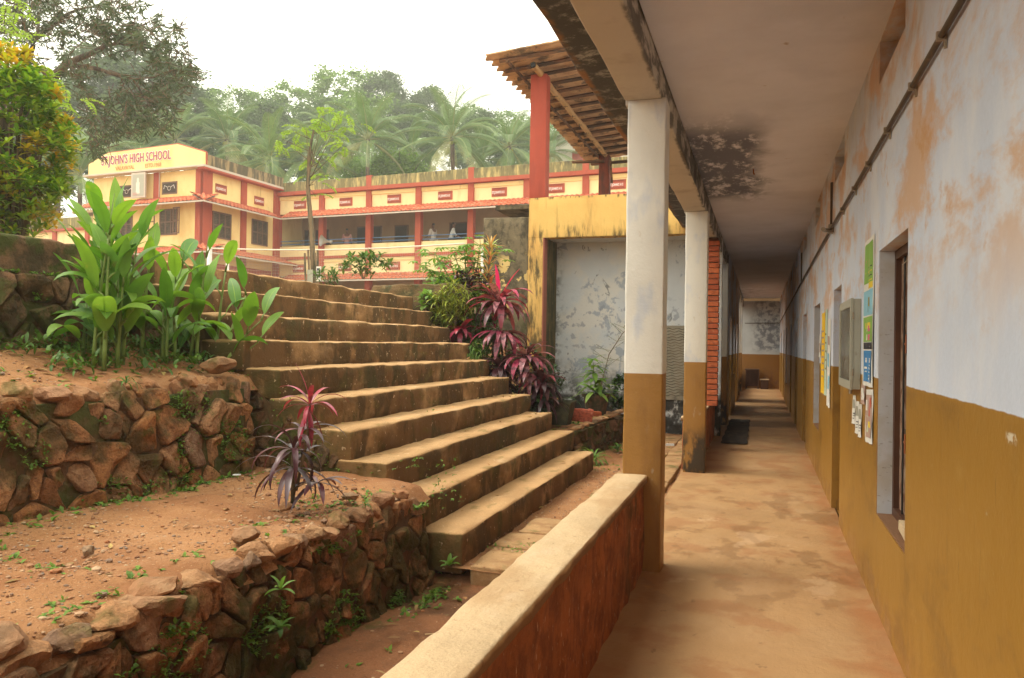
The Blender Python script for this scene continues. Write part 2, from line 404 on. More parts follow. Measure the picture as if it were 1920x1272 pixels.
M['yard'] = mat('school_yard_earth', (.42,.25,.13), [dict(c=(.25,.14,.07), s=.5, lo=.4, hi=.6), dict(c=(.12,.14,.04), s=.3, lo=.55, hi=.65, amt=.7)], bump=[(3,.03)])
M['hill'] = mat('wooded_hill_ground', (.05,.07,.02), [dict(c=(.09,.06,.03), s=.2, lo=.45, hi=.6)], bump=[(1,.3)])
M['floor'] = mat('worn_cement_corridor_floor', (.43,.255,.115), [
    dict(c=(.48,.30,.15), s=(1.4,.8,1), lo=.48, hi=.66, amt=.7, d=8),
    dict(c=(.36,.17,.07), s=2.1, lo=.50, hi=.6, amt=.65, d=8),
    dict(c=(.25,.13,.055), s=(2.6,1.8,1), lo=.53, hi=.57, amt=.5, d=8, ro=.35, g=[('y',4.4,5.2),('y',10.,7.8)]),
    dict(c=(.31,.17,.08), s=(1.1,.8,1), lo=.50, hi=.66, amt=.35, d=8, ro=.4),
    dict(c=(.22,.12,.055), s=(9,6,1), lo=.64, hi=.67, amt=.6, d=6),
    dict(c=(.62,.42,.25), s=(2,1.4,1), lo=.58, hi=.62, amt=.38, d=8, g=[('y',4.4,5.2),('y',9.,7.)]),
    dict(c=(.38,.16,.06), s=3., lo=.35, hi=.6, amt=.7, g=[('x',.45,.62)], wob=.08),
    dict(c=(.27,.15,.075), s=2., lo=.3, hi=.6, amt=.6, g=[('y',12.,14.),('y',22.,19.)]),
    ], rough=.6, bump=[(2,.012),(12,.005),(90,.0015)], var=(.12,1.5), spec=.35, grain=(.05,100))
M['paving'] = mat('laterite_paving_block', (.40,.24,.11), [
    dict(c=(.27,.14,.06), s=5., lo=.45, hi=.65, amt=.7),
    dict(c=(.12,.12,.03), s=3.5, lo=.55, hi=.66, amt=.7, d=8),
    dict(c=(.52,.36,.2), s=6., lo=.58, hi=.7, amt=.5)], rough=.92, bump=[(8,.015),(60,.004)], var=(.15,3), grain=(.12,90))
M['gravel'] = mat('loose_pebble', (.3,.16,.08), [], rough=.9, bump=[(60,.003)], var=(.2,20), rndcol=[(.34,.14,.06),(.42,.24,.13),(.22,.10,.05),(.52,.36,.22),(.30,.15,.075),(.24,.19,.15)])
M['yellow'] = mat('mould_streaked_yellow_paint', (.66,.42,.13), [
    dict(c=(.50,.26,.07), s=(4,4,1), lo=.45, hi=.7, amt=.6),
    dict(c=(.30,.20,.06), s=(9,9,1.1), lo=.54, hi=.68, amt=.55, d=8),
    dict(c=(.045,.038,.02), s=(11,11,1.8), lo=.47, hi=.62, amt=.85, d=9, r=.7, g=[('z',3.74,3.42)], wob=.25, ws=3),
    dict(c=(.04,.035,.02), s=(9,9,2), lo=.52, hi=.62, amt=.85, d=9, r=.7, g=[('z',1.2,2.2),('z',3.4,2.9),('x',-3.85,-3.72)]),
    dict(c=(.045,.038,.02), s=(14,14,3), lo=.5, hi=.62, amt=.85, d=9, g=[('z',4.05,4.1)], wob=.05),
    dict(c=(.05,.042,.02), s=(5,5,1.5), lo=.50, hi=.60, amt=.8, d=9, g=[('z',2.4,1.8)]),
    ], rough=.85, bump=[(6,.008),(50,.002)], var=(.08,2))
M['grey_mould'] = mat('black_mouldy_plaster', (.16,.125,.075), [
    dict(c=(.045,.038,.024), s=(5,5,3), lo=.42, hi=.60, amt=.9, d=9, r=.7),
    dict(c=(.28,.23,.14), s=9., lo=.60, hi=.70, amt=.5, d=8),
    dict(c=(.62,.44,.17), s=(2.4,2.4,2.4), lo=.57, hi=.585, amt=.9, d=4, g=[('z',1.9,2.3),('z',3.2,3.0),('x',-4.55,-4.35)]),
    dict(c=(.07,.085,.02), s=4., lo=.5, hi=.62, amt=.7, d=8, g=[('z',2.2,1.6)]),
    ], rough=.9, bump=[(5,.015),(40,.004)], var=(.15,3))
M['peeling'] = mat('peeling_blue_white_limewash', (.60,.64,.67), [
    dict(c=(.70,.68,.63), s=1.6, lo=.42, hi=.6, amt=.8),
    dict(c=(.30,.36,.45), s=(2.6,2.6,2.6), lo=.56, hi=.61, amt=.75, d=9, r=.68, dist=.5),
    dict(c=(.15,.16,.17), s=(3.1,3.1,3.1), lo=.645, hi=.67, amt=.75, d=9, r=.66, dist=.8),
    dict(c=(.24,.27,.34), s=7., lo=.56, hi=.62, amt=.6, d=8, g=[('z',2.6,2.1),('z',1.2,1.6)]),
    dict(c=(.05,.055,.05), s=4., lo=.40, hi=.55, amt=.9, d=9, r=.7, g=[('z',1.35,.6)], wob=.35, ws=2.5),
    dict(c=(.035,.032,.028), s=(5,5,4), lo=.36, hi=.5, amt=.95, d=8, r=.65, g=[('z',.68,.6)]),
    dict(c=(.06,.06,.05), s=8., lo=.45, hi=.6, amt=.8, d=8, g=[('x',-3.45,-3.68)], wob=.1),
    ], rough=.9, bump=[(5,.012),(30,.004)], var=(.08,2))
M['mossy_plaster'] = mat('mossy_plaster', (.13,.10,.035), [dict(c=(.05,.05,.018), s=(6,6,2), lo=.4, hi=.6, amt=.9, d=8), dict(c=(.2,.15,.06), s=9., lo=.55, hi=.7, amt=.6)], bump=[(8,.012)])
M['panel'] = mat('embossed_cement_panel', (.34,.31,.24), [dict(c=(.22,.19,.14), s=3., lo=.4, hi=.7, amt=.6), dict(c=(.10,.09,.07), s=5., lo=.45, hi=.6, amt=.8, g=[('z',.9,.62)])], bump=[(30,.002)], var=(.1,3))
M['red'] = mat('red_oxide_paint', (.36,.058,.03), [dict(c=(.24,.04,.022), s=(5,5,1), lo=.45, hi=.7, amt=.6), dict(c=(.5,.3,.22), s=22., lo=.70, hi=.73, amt=.6)], rough=.6, bump=[(10,.004)], var=(.08,3))
M['red_dark'] = mat('dark_red_paint', (.20,.045,.022), [dict(c=(.08,.03,.02), s=(8,8,2), lo=.42, hi=.6, amt=.8)], rough=.8, bump=[(14,.006)], var=(.2,4))  # darker, streaked red for the far roof post
M['red_line'] = mat('thin_red_paint_line', (.30,.10,.07), [], rough=.8)
M['roof_sheet'] = mat('old_roof_sheet', (.58,.37,.20), [
    dict(c=(.36,.19,.09), s=(2,5,2), lo=.42, hi=.6, amt=.7, d=8), dict(c=(.06,.05,.035), s=3., lo=.5, hi=.62, amt=.8, d=9, r=.7),
    dict(c=(.5,.36,.22), s=(2,9,2), lo=.6, hi=.7, amt=.5)], rough=.9, bump=[(12,.01)], var=(.15,3))
M['batten'] = mat('dark_weathered_batten', (.20,.10,.05), [dict(c=(.04,.03,.02), s=(2,9,9), lo=.4, hi=.6, amt=.8)], rough=.9, bump=[(20,.006)])
M['bamboo'] = mat('dry_bamboo', (.50,.30,.12), [dict(c=(.25,.13,.05), s=(12,1,12), lo=.45, hi=.65, amt=.7), dict(c=(.1,.07,.04), s=8., lo=.6, hi=.68, amt=.7)], rough=.55, bump=[(20,.003)])
M['brick'] = mat('orange_brick', (.50,.12,.045), [dict(c=(.28,.07,.03), s=12., lo=.5, hi=.65, amt=.7), dict(c=(.55,.28,.15), s=16., lo=.62, hi=.7, amt=.6)], rough=.85, bump=[(40,.003)], rndcol=[(.42,.10,.04),(.55,.15,.055),(.36,.08,.035),(.50,.125,.045)])
M['brick_joint'] = mat('dark_brick_joint', (.09,.05,.035), [], rough=.95)
M['conduit'] = mat('dark_conduit_pipe', (.075,.05,.03), [dict(c=(.16,.10,.05), s=10., lo=.55, hi=.7)], rough=.5)
M['clip'] = mat('metal_clip', (.30,.24,.17), [], rough=.5)
M['wood_dark'] = mat('dark_brown_painted_wood', (.075,.032,.018), [dict(c=(.14,.06,.03), s=(12,12,2), lo=.5, hi=.7, amt=.6)], rough=.5, bump=[(30,.002)])
M['room'] = mat('dim_room_plaster', (.30,.26,.2), [], rough=.9)
M['rust'] = mat('rusty_flaking_shutter', (.30,.20,.14), [dict(c=(.14,.055,.025), s=(18,18,9), lo=.45, hi=.55, amt=.9, d=8), dict(c=(.42,.36,.3), s=(30,30,10), lo=.58, hi=.66, amt=.7)], rough=.85, bump=[(30,.006)])
M['iron'] = mat('dark_iron', (.02,.017,.015), [], rough=.5)
M['iron_rust'] = mat('rust_orange_iron', (.26,.08,.03), [], rough=.7)
M['pale_wood'] = mat('pale_bare_wood', (.55,.42,.26), [dict(c=(.35,.22,.12), s=(20,20,4), lo=.5, hi=.7)], rough=.8)
M['grey_paint'] = mat('grey_green_enamel', (.37,.36,.29), [dict(c=(.25,.22,.16), s=20., lo=.6, hi=.72, amt=.6)], rough=.45, var=(.05,4))
M['cork'] = mat('olive_backboard', (.20,.17,.07), [], rough=.8)
def glassmat():
    n = NT('dusty_glass'); n.b.inputs['Base Color'].default_value = (.8,.8,.75,1); n.b.inputs['Roughness'].default_value = .12
    n.b.inputs['Transmission Weight'].default_value = .9; n.b.inputs['IOR'].default_value = 1.1; return n.m
M['glass'] = glassmat()
def plain(name, c, rough=.7, **k): return mat(name, c, [], rough=rough, var=(.05,5), **k)
for nme,c in dict(paper=(.72,.70,.64), p_green=(.22,.40,.08), p_pink=(.62,.12,.22), p_yellow=(.75,.55,.05), p_blue=(.05,.22,.48), p_red=(.5,.1,.06), p_mint=(.50,.62,.48),
                  p_gold=(.85,.52,.02), ink=(.03,.03,.04), p_cyan=(.25,.5,.62), p_dull=(.45,.3,.25)).items(): M[nme] = plain(nme, c)
M['mat_dark'] = mat('dark_worn_doormat', (.035,.025,.02), [dict(c=(.09,.06,.04), s=(8,3,8), lo=.5, hi=.62)], bump=[(40,.006)])
# school
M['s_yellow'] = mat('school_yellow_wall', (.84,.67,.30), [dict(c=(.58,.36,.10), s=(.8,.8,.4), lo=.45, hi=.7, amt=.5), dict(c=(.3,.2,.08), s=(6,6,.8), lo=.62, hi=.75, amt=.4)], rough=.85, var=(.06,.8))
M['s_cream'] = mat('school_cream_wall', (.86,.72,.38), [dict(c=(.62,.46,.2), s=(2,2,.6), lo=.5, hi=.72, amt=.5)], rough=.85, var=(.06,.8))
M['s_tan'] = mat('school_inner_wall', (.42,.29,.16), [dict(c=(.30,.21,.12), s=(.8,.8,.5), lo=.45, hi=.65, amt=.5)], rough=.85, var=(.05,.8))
M['s_red'] = mat('school_red_trim', (.40,.085,.045), [dict(c=(.26,.05,.03), s=(3,3,1), lo=.5, hi=.7, amt=.5)], rough=.8, var=(.08,1.5))
M['s_parapet'] = mat('mould_streaked_parapet', (.50,.40,.16), [
    dict(c=(.13,.12,.055), s=(5,5,.8), lo=.36, hi=.54, amt=.85, d=8, r=.7), dict(c=(.05,.045,.03), s=(3,3,1), lo=.5, hi=.62, amt=.8, d=8, g=[('z',9.6,9.95)])], rough=.9, var=(.1,1.5))
M['s_tile'] = mat('clay_roof_tile', (.50,.13,.06), [dict(c=(.62,.28,.16), s=4., lo=.5, hi=.66, amt=.7, d=8), dict(c=(.18,.07,.04), s=6., lo=.56, hi=.68, amt=.8, d=8)], rough=.9, var=(.16,3), rndcol=[(.42,.10,.05),(.56,.16,.075),(.48,.12,.055)])
M['s_white'] = plain('weathered_white_fascia', (.52,.46,.38))
M['s_dark'] = plain('opening_shade', (.05,.035,.025))  # near-black colour standing for the shade inside openings
M['s_blue'] = plain('blue_railing_paint', (.10,.20,.36))
M['s_louvre'] = mat('brown_louvre', (.17,.10,.065), [], rough=.7)
M['s_letter'] = plain('white_lettering', (.82,.8,.75)); M['s_letter_red'] = plain('dark_red_lettering', (.36,.05,.07)); M['s_letter_dim'] = plain('faded_orange_lettering', (.55,.25,.09))
M['s_dust'] = plain('dusty_pale_wall', (.66,.62,.52))
# plants
M['canna'] = mat('canna_leaf', (.1,.2,.03), [dict(c=(.38,.33,.06), s=5., lo=.62, hi=.74, amt=.7)], rough=.5, var=(.2,6), transl=.4, spec=.35, rndcol=[(.09,.22,.03),(.15,.30,.035),(.21,.36,.045),(.11,.25,.055),(.26,.40,.06)])
M['stalk'] = mat('green_stalk', (.16,.22,.05), [], rough=.5, var=(.15,6))
M['cordy'] = mat('dark_purple_leaf', (.06,.02,.03), [], rough=.35, transl=.1, spec=.6, var=(.3,9), rndcol=[(.035,.012,.018),(.07,.02,.028),(.05,.025,.03),(.12,.04,.045),(.05,.016,.022),(.22,.022,.04)])
M['cordy_red'] = mat('crimson_leaf', (.3,.02,.05), [dict(c=(.10,.02,.03), s=12., lo=.5, hi=.65, amt=.7)], rough=.35, transl=.2, spec=.5, rndcol=[(.42,.022,.055),(.28,.02,.045),(.5,.06,.12),(.16,.02,.035)])
M['cordy_pink'] = mat('pink_striped_leaf', (.3,.05,.1), [dict(c=(.06,.015,.025), s=14., lo=.48, hi=.58, amt=.8)], rough=.35, transl=.2, spec=.5, rndcol=[(.50,.05,.12),(.12,.03,.045),(.42,.16,.19),(.17,.05,.06),(.58,.06,.15),(.45,.22,.22)])
M['hotpink'] = mat('bright_magenta_leaf', (.68,.02,.13), [], rough=.35, transl=.3, var=(.2,8))
M['dracaena'] = mat('pink_cream_striped_leaf', (.5,.3,.12), [], rough=.45, transl=.25, rndcol=[(.55,.20,.08),(.62,.50,.18),(.5,.10,.05),(.45,.5,.15),(.68,.38,.18),(.22,.25,.07)], var=(.2,10))
M['leaf_mid'] = mat('mid_green_leaf', (.08,.14,.03), [], rough=.5, transl=.3, rndcol=[(.05,.11,.018),(.08,.16,.025),(.12,.22,.035),(.06,.13,.03)], var=(.2,8))
M['leaf_pale'] = mat('pale_green_leaf', (.16,.28,.06), [], rough=.5, transl=.35, rndcol=[(.12,.24,.05),(.18,.32,.07),(.15,.27,.04),(.24,.36,.07)], var=(.15,8))
M['leaf_dark'] = mat('dark_green_leaf', (.03,.06,.015), [], rough=.4, transl=.15, rndcol=[(.02,.05,.012),(.035,.08,.02),(.05,.10,.02)], var=(.2,8))
M['leaf_yg'] = mat('yellow_green_narrow_leaf', (.25,.28,.04), [], rough=.5, transl=.3, rndcol=[(.20,.26,.03),(.34,.34,.05),(.12,.20,.03)], var=(.2,8))
M['weed'] = mat('weed_leaf', (.1,.2,.03), [], rough=.6, transl=.3, rndcol=[(.07,.16,.02),(.14,.26,.035),(.20,.32,.04),(.10,.19,.04)], var=(.2,9))
M['croton'] = mat('croton_leaf', (.2,.3,.03), [dict(c=(.5,.42,.02), s=9., lo=.56, hi=.68, amt=.6)], rough=.4, transl=.35, spec=.5, rndcol=[(.06,.15,.012),(.12,.25,.016),(.18,.32,.02),(.28,.38,.025),(.07,.18,.015),(.50,.42,.02),(.62,.34,.02)], var=(.2,3))
M['mango'] = mat('mango_leaf', (.06,.09,.03), [], rough=.45, transl=.2, spec=.5, rndcol=[(.035,.06,.02),(.06,.095,.032),(.085,.12,.045),(.05,.08,.03),(.13,.085,.04)], var=(.2,2))
M['moringa'] = mat('lime_green_leaflet', (.24,.38,.05), [], rough=.5, transl=.4, rndcol=[(.20,.34,.04),(.30,.44,.06),(.26,.40,.04)], var=(.15,3))
M['litter_leaf'] = mat('dry_fallen_leaf', (.3,.15,.06), [], rough=.8, transl=.1, rndcol=[(.30,.14,.05),(.45,.26,.10),(.16,.08,.04),(.50,.36,.12),(.24,.13,.07)], var=(.2,9))
M['palm'] = mat('coconut_leaflet', (.08,.12,.04), [], rough=.45, transl=.2, spec=.5, rndcol=[(.075,.155,.035),(.11,.20,.05),(.16,.25,.075),(.09,.175,.04),(.36,.34,.13)], var=(.2,.6))
M['tree_a'] = mat('broad_tree_foliage', (.08,.14,.03), [], rough=.6, transl=.3, rndcol=[(.10,.19,.04),(.15,.26,.055),(.20,.32,.07)], var=(.25,.35))
M['tree_b'] = mat('dense_dark_foliage', (.05,.09,.03), [], rough=.6, transl=.2, rndcol=[(.055,.11,.04),(.08,.145,.05),(.11,.18,.06)], var=(.25,.35))
M['tree_c'] = mat('bright_shrub_foliage', (.16,.28,.04), [], rough=.6, transl=.35, rndcol=[(.12,.23,.03),(.2,.34,.045)], var=(.2,.6))
M['bark'] = mat('grey_brown_bark', (.16,.11,.07), [dict(c=(.07,.05,.035), s=(8,8,2), lo=.45, hi=.6), dict(c=(.3,.26,.2), s=5., lo=.6, hi=.7, amt=.6)], rough=.9, bump=[(12,.02)])
M['stick'] = mat('weathered_stick', (.2,.14,.08), [dict(c=(.08,.07,.04), s=(10,10,2), lo=.45, hi=.6)], rough=.9)
M['terracotta'] = mat('mossy_terracotta', (.13,.075,.045), [dict(c=(.04,.045,.02), s=8., lo=.42, hi=.58, amt=.85, d=8)], rough=.9, bump=[(18,.006)])
M['pot_black'] = mat('old_plastic_pot', (.045,.045,.025), [dict(c=(.12,.11,.05), s=7., lo=.5, hi=.65, amt=.7, d=8)], rough=.7, bump=[(18,.003)])
M['block_red'] = mat('red_laterite_block', (.42,.10,.055), [dict(c=(.2,.05,.03), s=30., lo=.45, hi=.6, amt=.8), dict(c=(.55,.25,.16), s=20., lo=.6, hi=.7)], bump=[(40,.01)])
M['litter'] = plain('pale_litter_scrap', (.7,.72,.72)); M['straw'] = plain('dry_straw', (.55,.38,.2))
M['white_metal'] = plain('white_painted_metal', (.7,.66,.6)); M['net'] = plain('white_net_cord', (.58,.50,.40)); M['horn'] = plain('grey_horn_metal', (.42,.42,.38))
M['skin'] = plain('brown_skin', (.20,.10,.06), .5); M['hair'] = plain('black_hair', (.012,.01,.01), .6); M['trouser'] = plain('dark_trousers', (.05,.06,.09))
M['shirt_w'] = plain('white_shirt', (.78,.74,.68)); M['shirt_b'] = plain('pale_blue_white_shirt', (.70,.74,.74)); M['shirt_p'] = plain('pink_shirt', (.62,.32,.28)); M['dhoti'] = plain('white_dhoti', (.75,.7,.62))
# ================================================================== SETTING
def grid(name, xs, ys, fz, mats, keep=None, smooth=True, kind='structure'):
    mb = MB(); nx = len(xs); vs = [(x,y,fz(x,y)) for y in ys for x in xs]; fs = []
    for j in range(len(ys)-1):
        for i in range(nx-1):
            if keep and not keep((xs[i]+xs[i+1])/2, (ys[j]+ys[j+1])/2): continue
            fs.append((j*nx+i, j*nx+i+1, (j+1)*nx+i+1, (j+1)*nx+i))
    mb.add(vs, fs); o = mb.build(name, mats, smooth=smooth); return tag(o, kind=kind)
def rng(a, b, st):
    n = max(1, int(round((b-a)/st))); return [a+(b-a)*i/n for i in range(n+1)]
def sm(a, b, x):
    t = min(1, max(0, (x-a)/(b-a))); return t*t*(3-2*t)
def n2(x, y, s, amp, o=0):
    return amp*fbm(Vector((x*s+o, y*s, o*.7)), 4)

# ground: one sheet to the horizon, low trench beside the parapet, path level further on
gx = [-700,-300,-120,-60,-30,-15,-8,-5]+rng(-4,-.6,.07)+[0,3,8,20,60,160,400,700]
gy = [-500,-200,-80,-30,-12,-5]+rng(-2,15,.09)+[17,20,24,30,40,60,100,200,400,900]
def zg(x, y):
    z = -.16 + .10*sm(4.6, 5.4, y)
    if -4 < x < -.6: z += n2(x,y,1.6,.05)+n2(x,y,7,.012,3)
    z += .05*sm(1.35,2.0,-x)*(1-sm(4,5,y)) + .03*fbm(Vector((x*3,y*3,1)),2)
    if x > -.7 and x < 12: z = -.3
    return z
grid('ground', gx, gy, zg, M['soil_dark'])
def yz(x, y): return 2.1 + n2(x,y,.3,.08)
grid('yard', [-400,-200,-100,-60,-40]+rng(-30,-4.95,.8)+[-2.4,0,10,40], [-60,-30,-15]+rng(-8,14.6,.8)+[18,24,34.5,44,60], yz, M['yard'],
     keep=lambda x,y: (x < -4.9) or (y > 31.5) or (y > 14.6 and x < -4.9))
def hz(x, y):
    return 1.6 + 15*sm(42, 95, y + .15*x + 4) + 9*sm(90,200,y) + n2(x,y,.03,3)
grid('hill', rng(-330,150,8), rng(40,330,8), hz, M['hill'])
# terraces
def zt1(x, y): return .53 + .05*sm(2.3,3.7,-x) + n2(x,y,1.3,.05)+n2(x,y,3.2,.035,6)+n2(x,y,9,.018,4) - .10*sm(-2.34,-2.235,x)
def zt2(x, y): return 1.25 - .10*sm(-3.82,-3.72,x) + .22*sm(3.65,4.7,-x) + n2(x,y,1.5,.06,8)+n2(x,y,4,.04,5)+n2(x,y,9,.02,4)
grid('lower_terrace_soil', rng(-3.85,-2.235,.04), rng(-1,5.12,.045), zt1, M['soil'])
grid('upper_terrace_soil', rng(-4.95,-3.72,.04), rng(-1,5.2,.05), zt2, M['soil'])
# bed beyond the steps
def zb(x, y):
    t = sm(2.7,4.9,-x); return .38 + 1.55*t - .25*sm(10.6,12.8,y)*t + n2(x,y,1.5,.08)+n2(x,y,6,.02)
grid('planting_bed_soil', rng(-5.3,-2.12,.09), rng(9.4,13.0,.09), zb, M['soil'], keep=lambda x,y: x < -2.12-.10*(12.5-y) and y > 9.80+.16*(-x-2) )
grid('recess_soil', rng(-3.7,-1.9,.12), rng(12.9,14.05,.12), lambda x,y: .30*sm(1.9,2.6,-x)+.05+n2(x,y,1.5,.04), M['soil'])
grid('path_soil', rng(-2.2,-.85,.06), rng(5.0,14.05,.08), lambda x,y: .0-.03*sm(-1.3,-.9,x)*0+n2(x,y,1.5,.045)+n2(x,y,8,.012)-.012*sm(-1.7,-1.1,x), M['soil'], keep=lambda x,y: x > -2.0 or y > 9.6)
# corridor floor
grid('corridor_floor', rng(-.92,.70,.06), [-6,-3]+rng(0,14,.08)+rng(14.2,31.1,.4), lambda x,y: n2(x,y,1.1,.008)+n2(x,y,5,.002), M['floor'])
mb = MB(); mb.box(-.93,.72,-6,31.1,-.25,-.02); tag(mb.build('corridor_plinth', M['floor']), kind='structure')

# ------------------------------------------------------------------ verandah block
vb = thing('verandah_building', 'long verandah school block with two tone blue and ochre wall, square columns and stained ceiling', 'school building', (0,5,0))
XW, XO = .67, .90
wins = [(4.15,5.12,.56,2.14), (10.0,11.1,.55,2.10), (22.3,23.3,.55,2.1)]
doors = [(7.40,8.17,-.02,2.12), (12.9,13.9,-.02,2.1), (16.0,16.9,-.02,2.1), (18.9,19.8,-.02,2.1), (25.0,25.9,-.02,2.1), (28.0,28.8,-.02,2.1)]
vents = [(a,b,3.17,3.43) for a,b in ((4.3,5.2),(7.3,8.2),(10.2,11.1),(13.2,14.1),(16.4,17.2),(19.4,20.2),(22.4,23.3),(25.6,26.4),(28.4,29.2))]
def wall_open(mb, x0, x1, ys, zs, ops):
    """wall slab between x0 and x1 with rectangular openings"""
    Y = sorted(set(ys + [v for o in ops for v in o[:2]])); Z = sorted(set(zs + [v for o in ops for v in o[2:]]))
    def inside(y, z): return any(a < y < b and c < z < d for a,b,c,d in ops)
    for i in range(len(Y)-1):
        for k in range(len(Z)-1):
            if inside((Y[i]+Y[i+1])/2, (Z[k]+Z[k+1])/2): continue
            a,b,c,d = Y[i],Y[i+1],Z[k],Z[k+1]
            mb.add([(x0,a,c),(x0,b,c),(x0,b,d),(x0,a,d)], [(0,3,2,1)]); mb.add([(x1,a,c),(x1,b,c),(x1,b,d),(x1,a,d)], [(0,1,2,3)])
    for a,b,c,d in ops:
        mb.add([(x0,a,c),(x1,a,c),(x1,a,d),(x0,a,d)], [(0,3,2,1)]); mb.add([(x0,b,c),(x1,b,c),(x1,b,d),(x0,b,d)], [(0,1,2,3)])
        mb.add([(x0,a,c),(x1,a,c),(x1,b,c),(x0,b,c)], [(0,1,2,3)]); mb.add([(x0,a,d),(x1,a,d),(x1,b,d),(x0,b,d)], [(0,3,2,1)])
mb = MB(); wall_open(mb, XW, XO, rng(-6,31.2,.6), rng(-.1,3.50,.3), wins+doors+vents)
wl = mb.build('classroom_wall', M['wall'], vb)
mb = MB()
mb.box(4.6,4.7,-6,31.2,-.1,3.5); mb.box(.9,4.6,-6,31.2,-.12,-.02); mb.box(.9,4.6,-6.1,-6,-.1,3.5)
mb.build('classroom_inner_wall', M['room'], vb)
mb = MB(); mb.box(-.70,4.7,31.05,31.25,-.1,3.32); mb.build('end_wall', mat('peeling_end_wall', (.50,.52,.52), [
    dict(c=(.16,.17,.20), s=(5,5,5), lo=.44, hi=.56, amt=.85, d=9, r=.72, g=[('x',-.5,.0),('z',1.3,1.6)]),
    dict(c=(.28,.13,.03), s=None, g=[('z',1.30,1.285)]), dict(c=(.2,.09,.04), s=6., lo=.5, hi=.6, amt=.8, g=[('z',1.1,.2)])], bump=[(5,.01)]), vb)
# ceiling slab with overhang, drip edge
mb = MB(); 
mb.rbox(-1.27,.66,-6,31.3,3.50,3.64, step=.3, r=.02, amp=.02, fr=2.2, ero=1)
mb.build('overhanging_slab', M['slab'], vb, smooth=True)
mb = MB(); mb.box(-.66,4.8,-6,31.3,3.44,3.495); mb.build('ceiling', M['ceiling'], vb)
for i,(ya,yb,z0) in enumerate([(-6,5.38,3.25),(5.38,9.8,3.22),(9.8,16.0,3.2),(16.0,24.2,3.1),(24.2,31.2,3.1)]):
    mb = MB(); mb.rbox(-.925,-.665,ya+.003,yb-.003,z0,3.52, step=.25, r=.012, amp=.008, fr=3); mb.build('beam', M['beam'], vb, smooth=True)
for y in (5.38,9.79,15.95,26.0,28.4):
    mb = MB(); mb.rbox(-.905,-.64,y,y+.23,-.05,3.26 if y < 9 else 3.22, step=.1, r=.012, amp=.005, fr=3); mb.build('column', M['column'], vb, smooth=True)
# parapets
for ya,yb in ((-3,5.40),(10.02,15.95),(24.5,31.)):
    mb = MB(); mb.rbox(-.935,-.755,ya,yb,-.2,.615, step=.10, r=.01, amp=.014, fr=6); pw = mb.build('parapet', M['laterite'], vb, smooth=True)
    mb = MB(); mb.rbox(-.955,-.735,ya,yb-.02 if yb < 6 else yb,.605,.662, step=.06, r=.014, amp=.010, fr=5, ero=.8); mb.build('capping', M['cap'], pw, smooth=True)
# enclosed stretch of the corridor, doorways left open to let daylight in
mb = MB(); wall_open(mb, -.86, -.64, [16.17,24.4], [-.1,3.45], [(17.2,18.4,-.02,2.2),(19.6,20.6,.9,2.1),(21.6,22.8,-.02,2.2)]); 
mb.add([(-.86,24.4,-.1),(-.64,24.4,-.1),(-.64,24.4,3.45),(-.86,24.4,3.45)], [(0,1,2,3)]); mb.build('side_wall', M['wall'], vb)
mb = MB()
pass
# brick screen
mb = MB(); rows = int((3.20-.66)/.083)
for k in range(rows):
    z = .664+k*.083; c = R.uniform(-.004,.004)
    mb.rbox(-.815+c,-.615+c,12.0+(.006 if k%2 else 0),12.24,z+.002,z+.072, step=.1, r=.005, amp=.003, fr=14, rv=R.random())
bs = mb.build('brick_pier', M['brick'], vb)
mb = MB(); mb.box(-.80,-.63,12.02,12.22,.66,3.19); mb.build('mortar_core', M['brick_joint'], bs)
# conduit
pts = [(XW-.022, y, z) for y,z in ((-2,2.78),(1,2.775),(3,2.765),(4.5,2.76),(6.06,2.75),(8,2.745),(8.25,2.742),(10,2.73),(13.9,2.69),(20,2.61),(27,2.52),(31,2.5))]
mb = MB(); mb.tube(pts, .013, 10); mb.tube([(XW-.022,8.3,2.74),(XW-.022,8.3,3.2)], .012, 8); mb.tube([(XW-.022,14.3,2.69),(XW-.022,14.3,3.2)], .012, 8); mb.tube([(XW-.03,31.,2.49),(-.6,31.,2.47)], .013, 8)
cp = mb.build('conduit_pipe', M['conduit'], vb, smooth=True)
for y,z in ((3.35,2.765),(3.95,2.762),(4.7,2.759),(5.5,2.754),(6.3,2.749),(7.2,2.747)):
    mb = MB(); mb.box(XW-.04,XW-.003,y-.008,y+.008,z-.020,z+.016); mb.box(XW-.012,XW-.003,y-.006,y+.006,z-.05,z-.018); mb.build('clip', M['clip'], cp)
mb = MB(); mb.box(XW-.05,XW-.001,8.26,8.36,2.70,2.78); mb.tube([(XW-.03,8.28,2.72),(XW-.10,8.1,2.70),(XW-.12,7.95,2.69)], .02, 8); mb.build('lamp_bracket', M['clip'], cp)
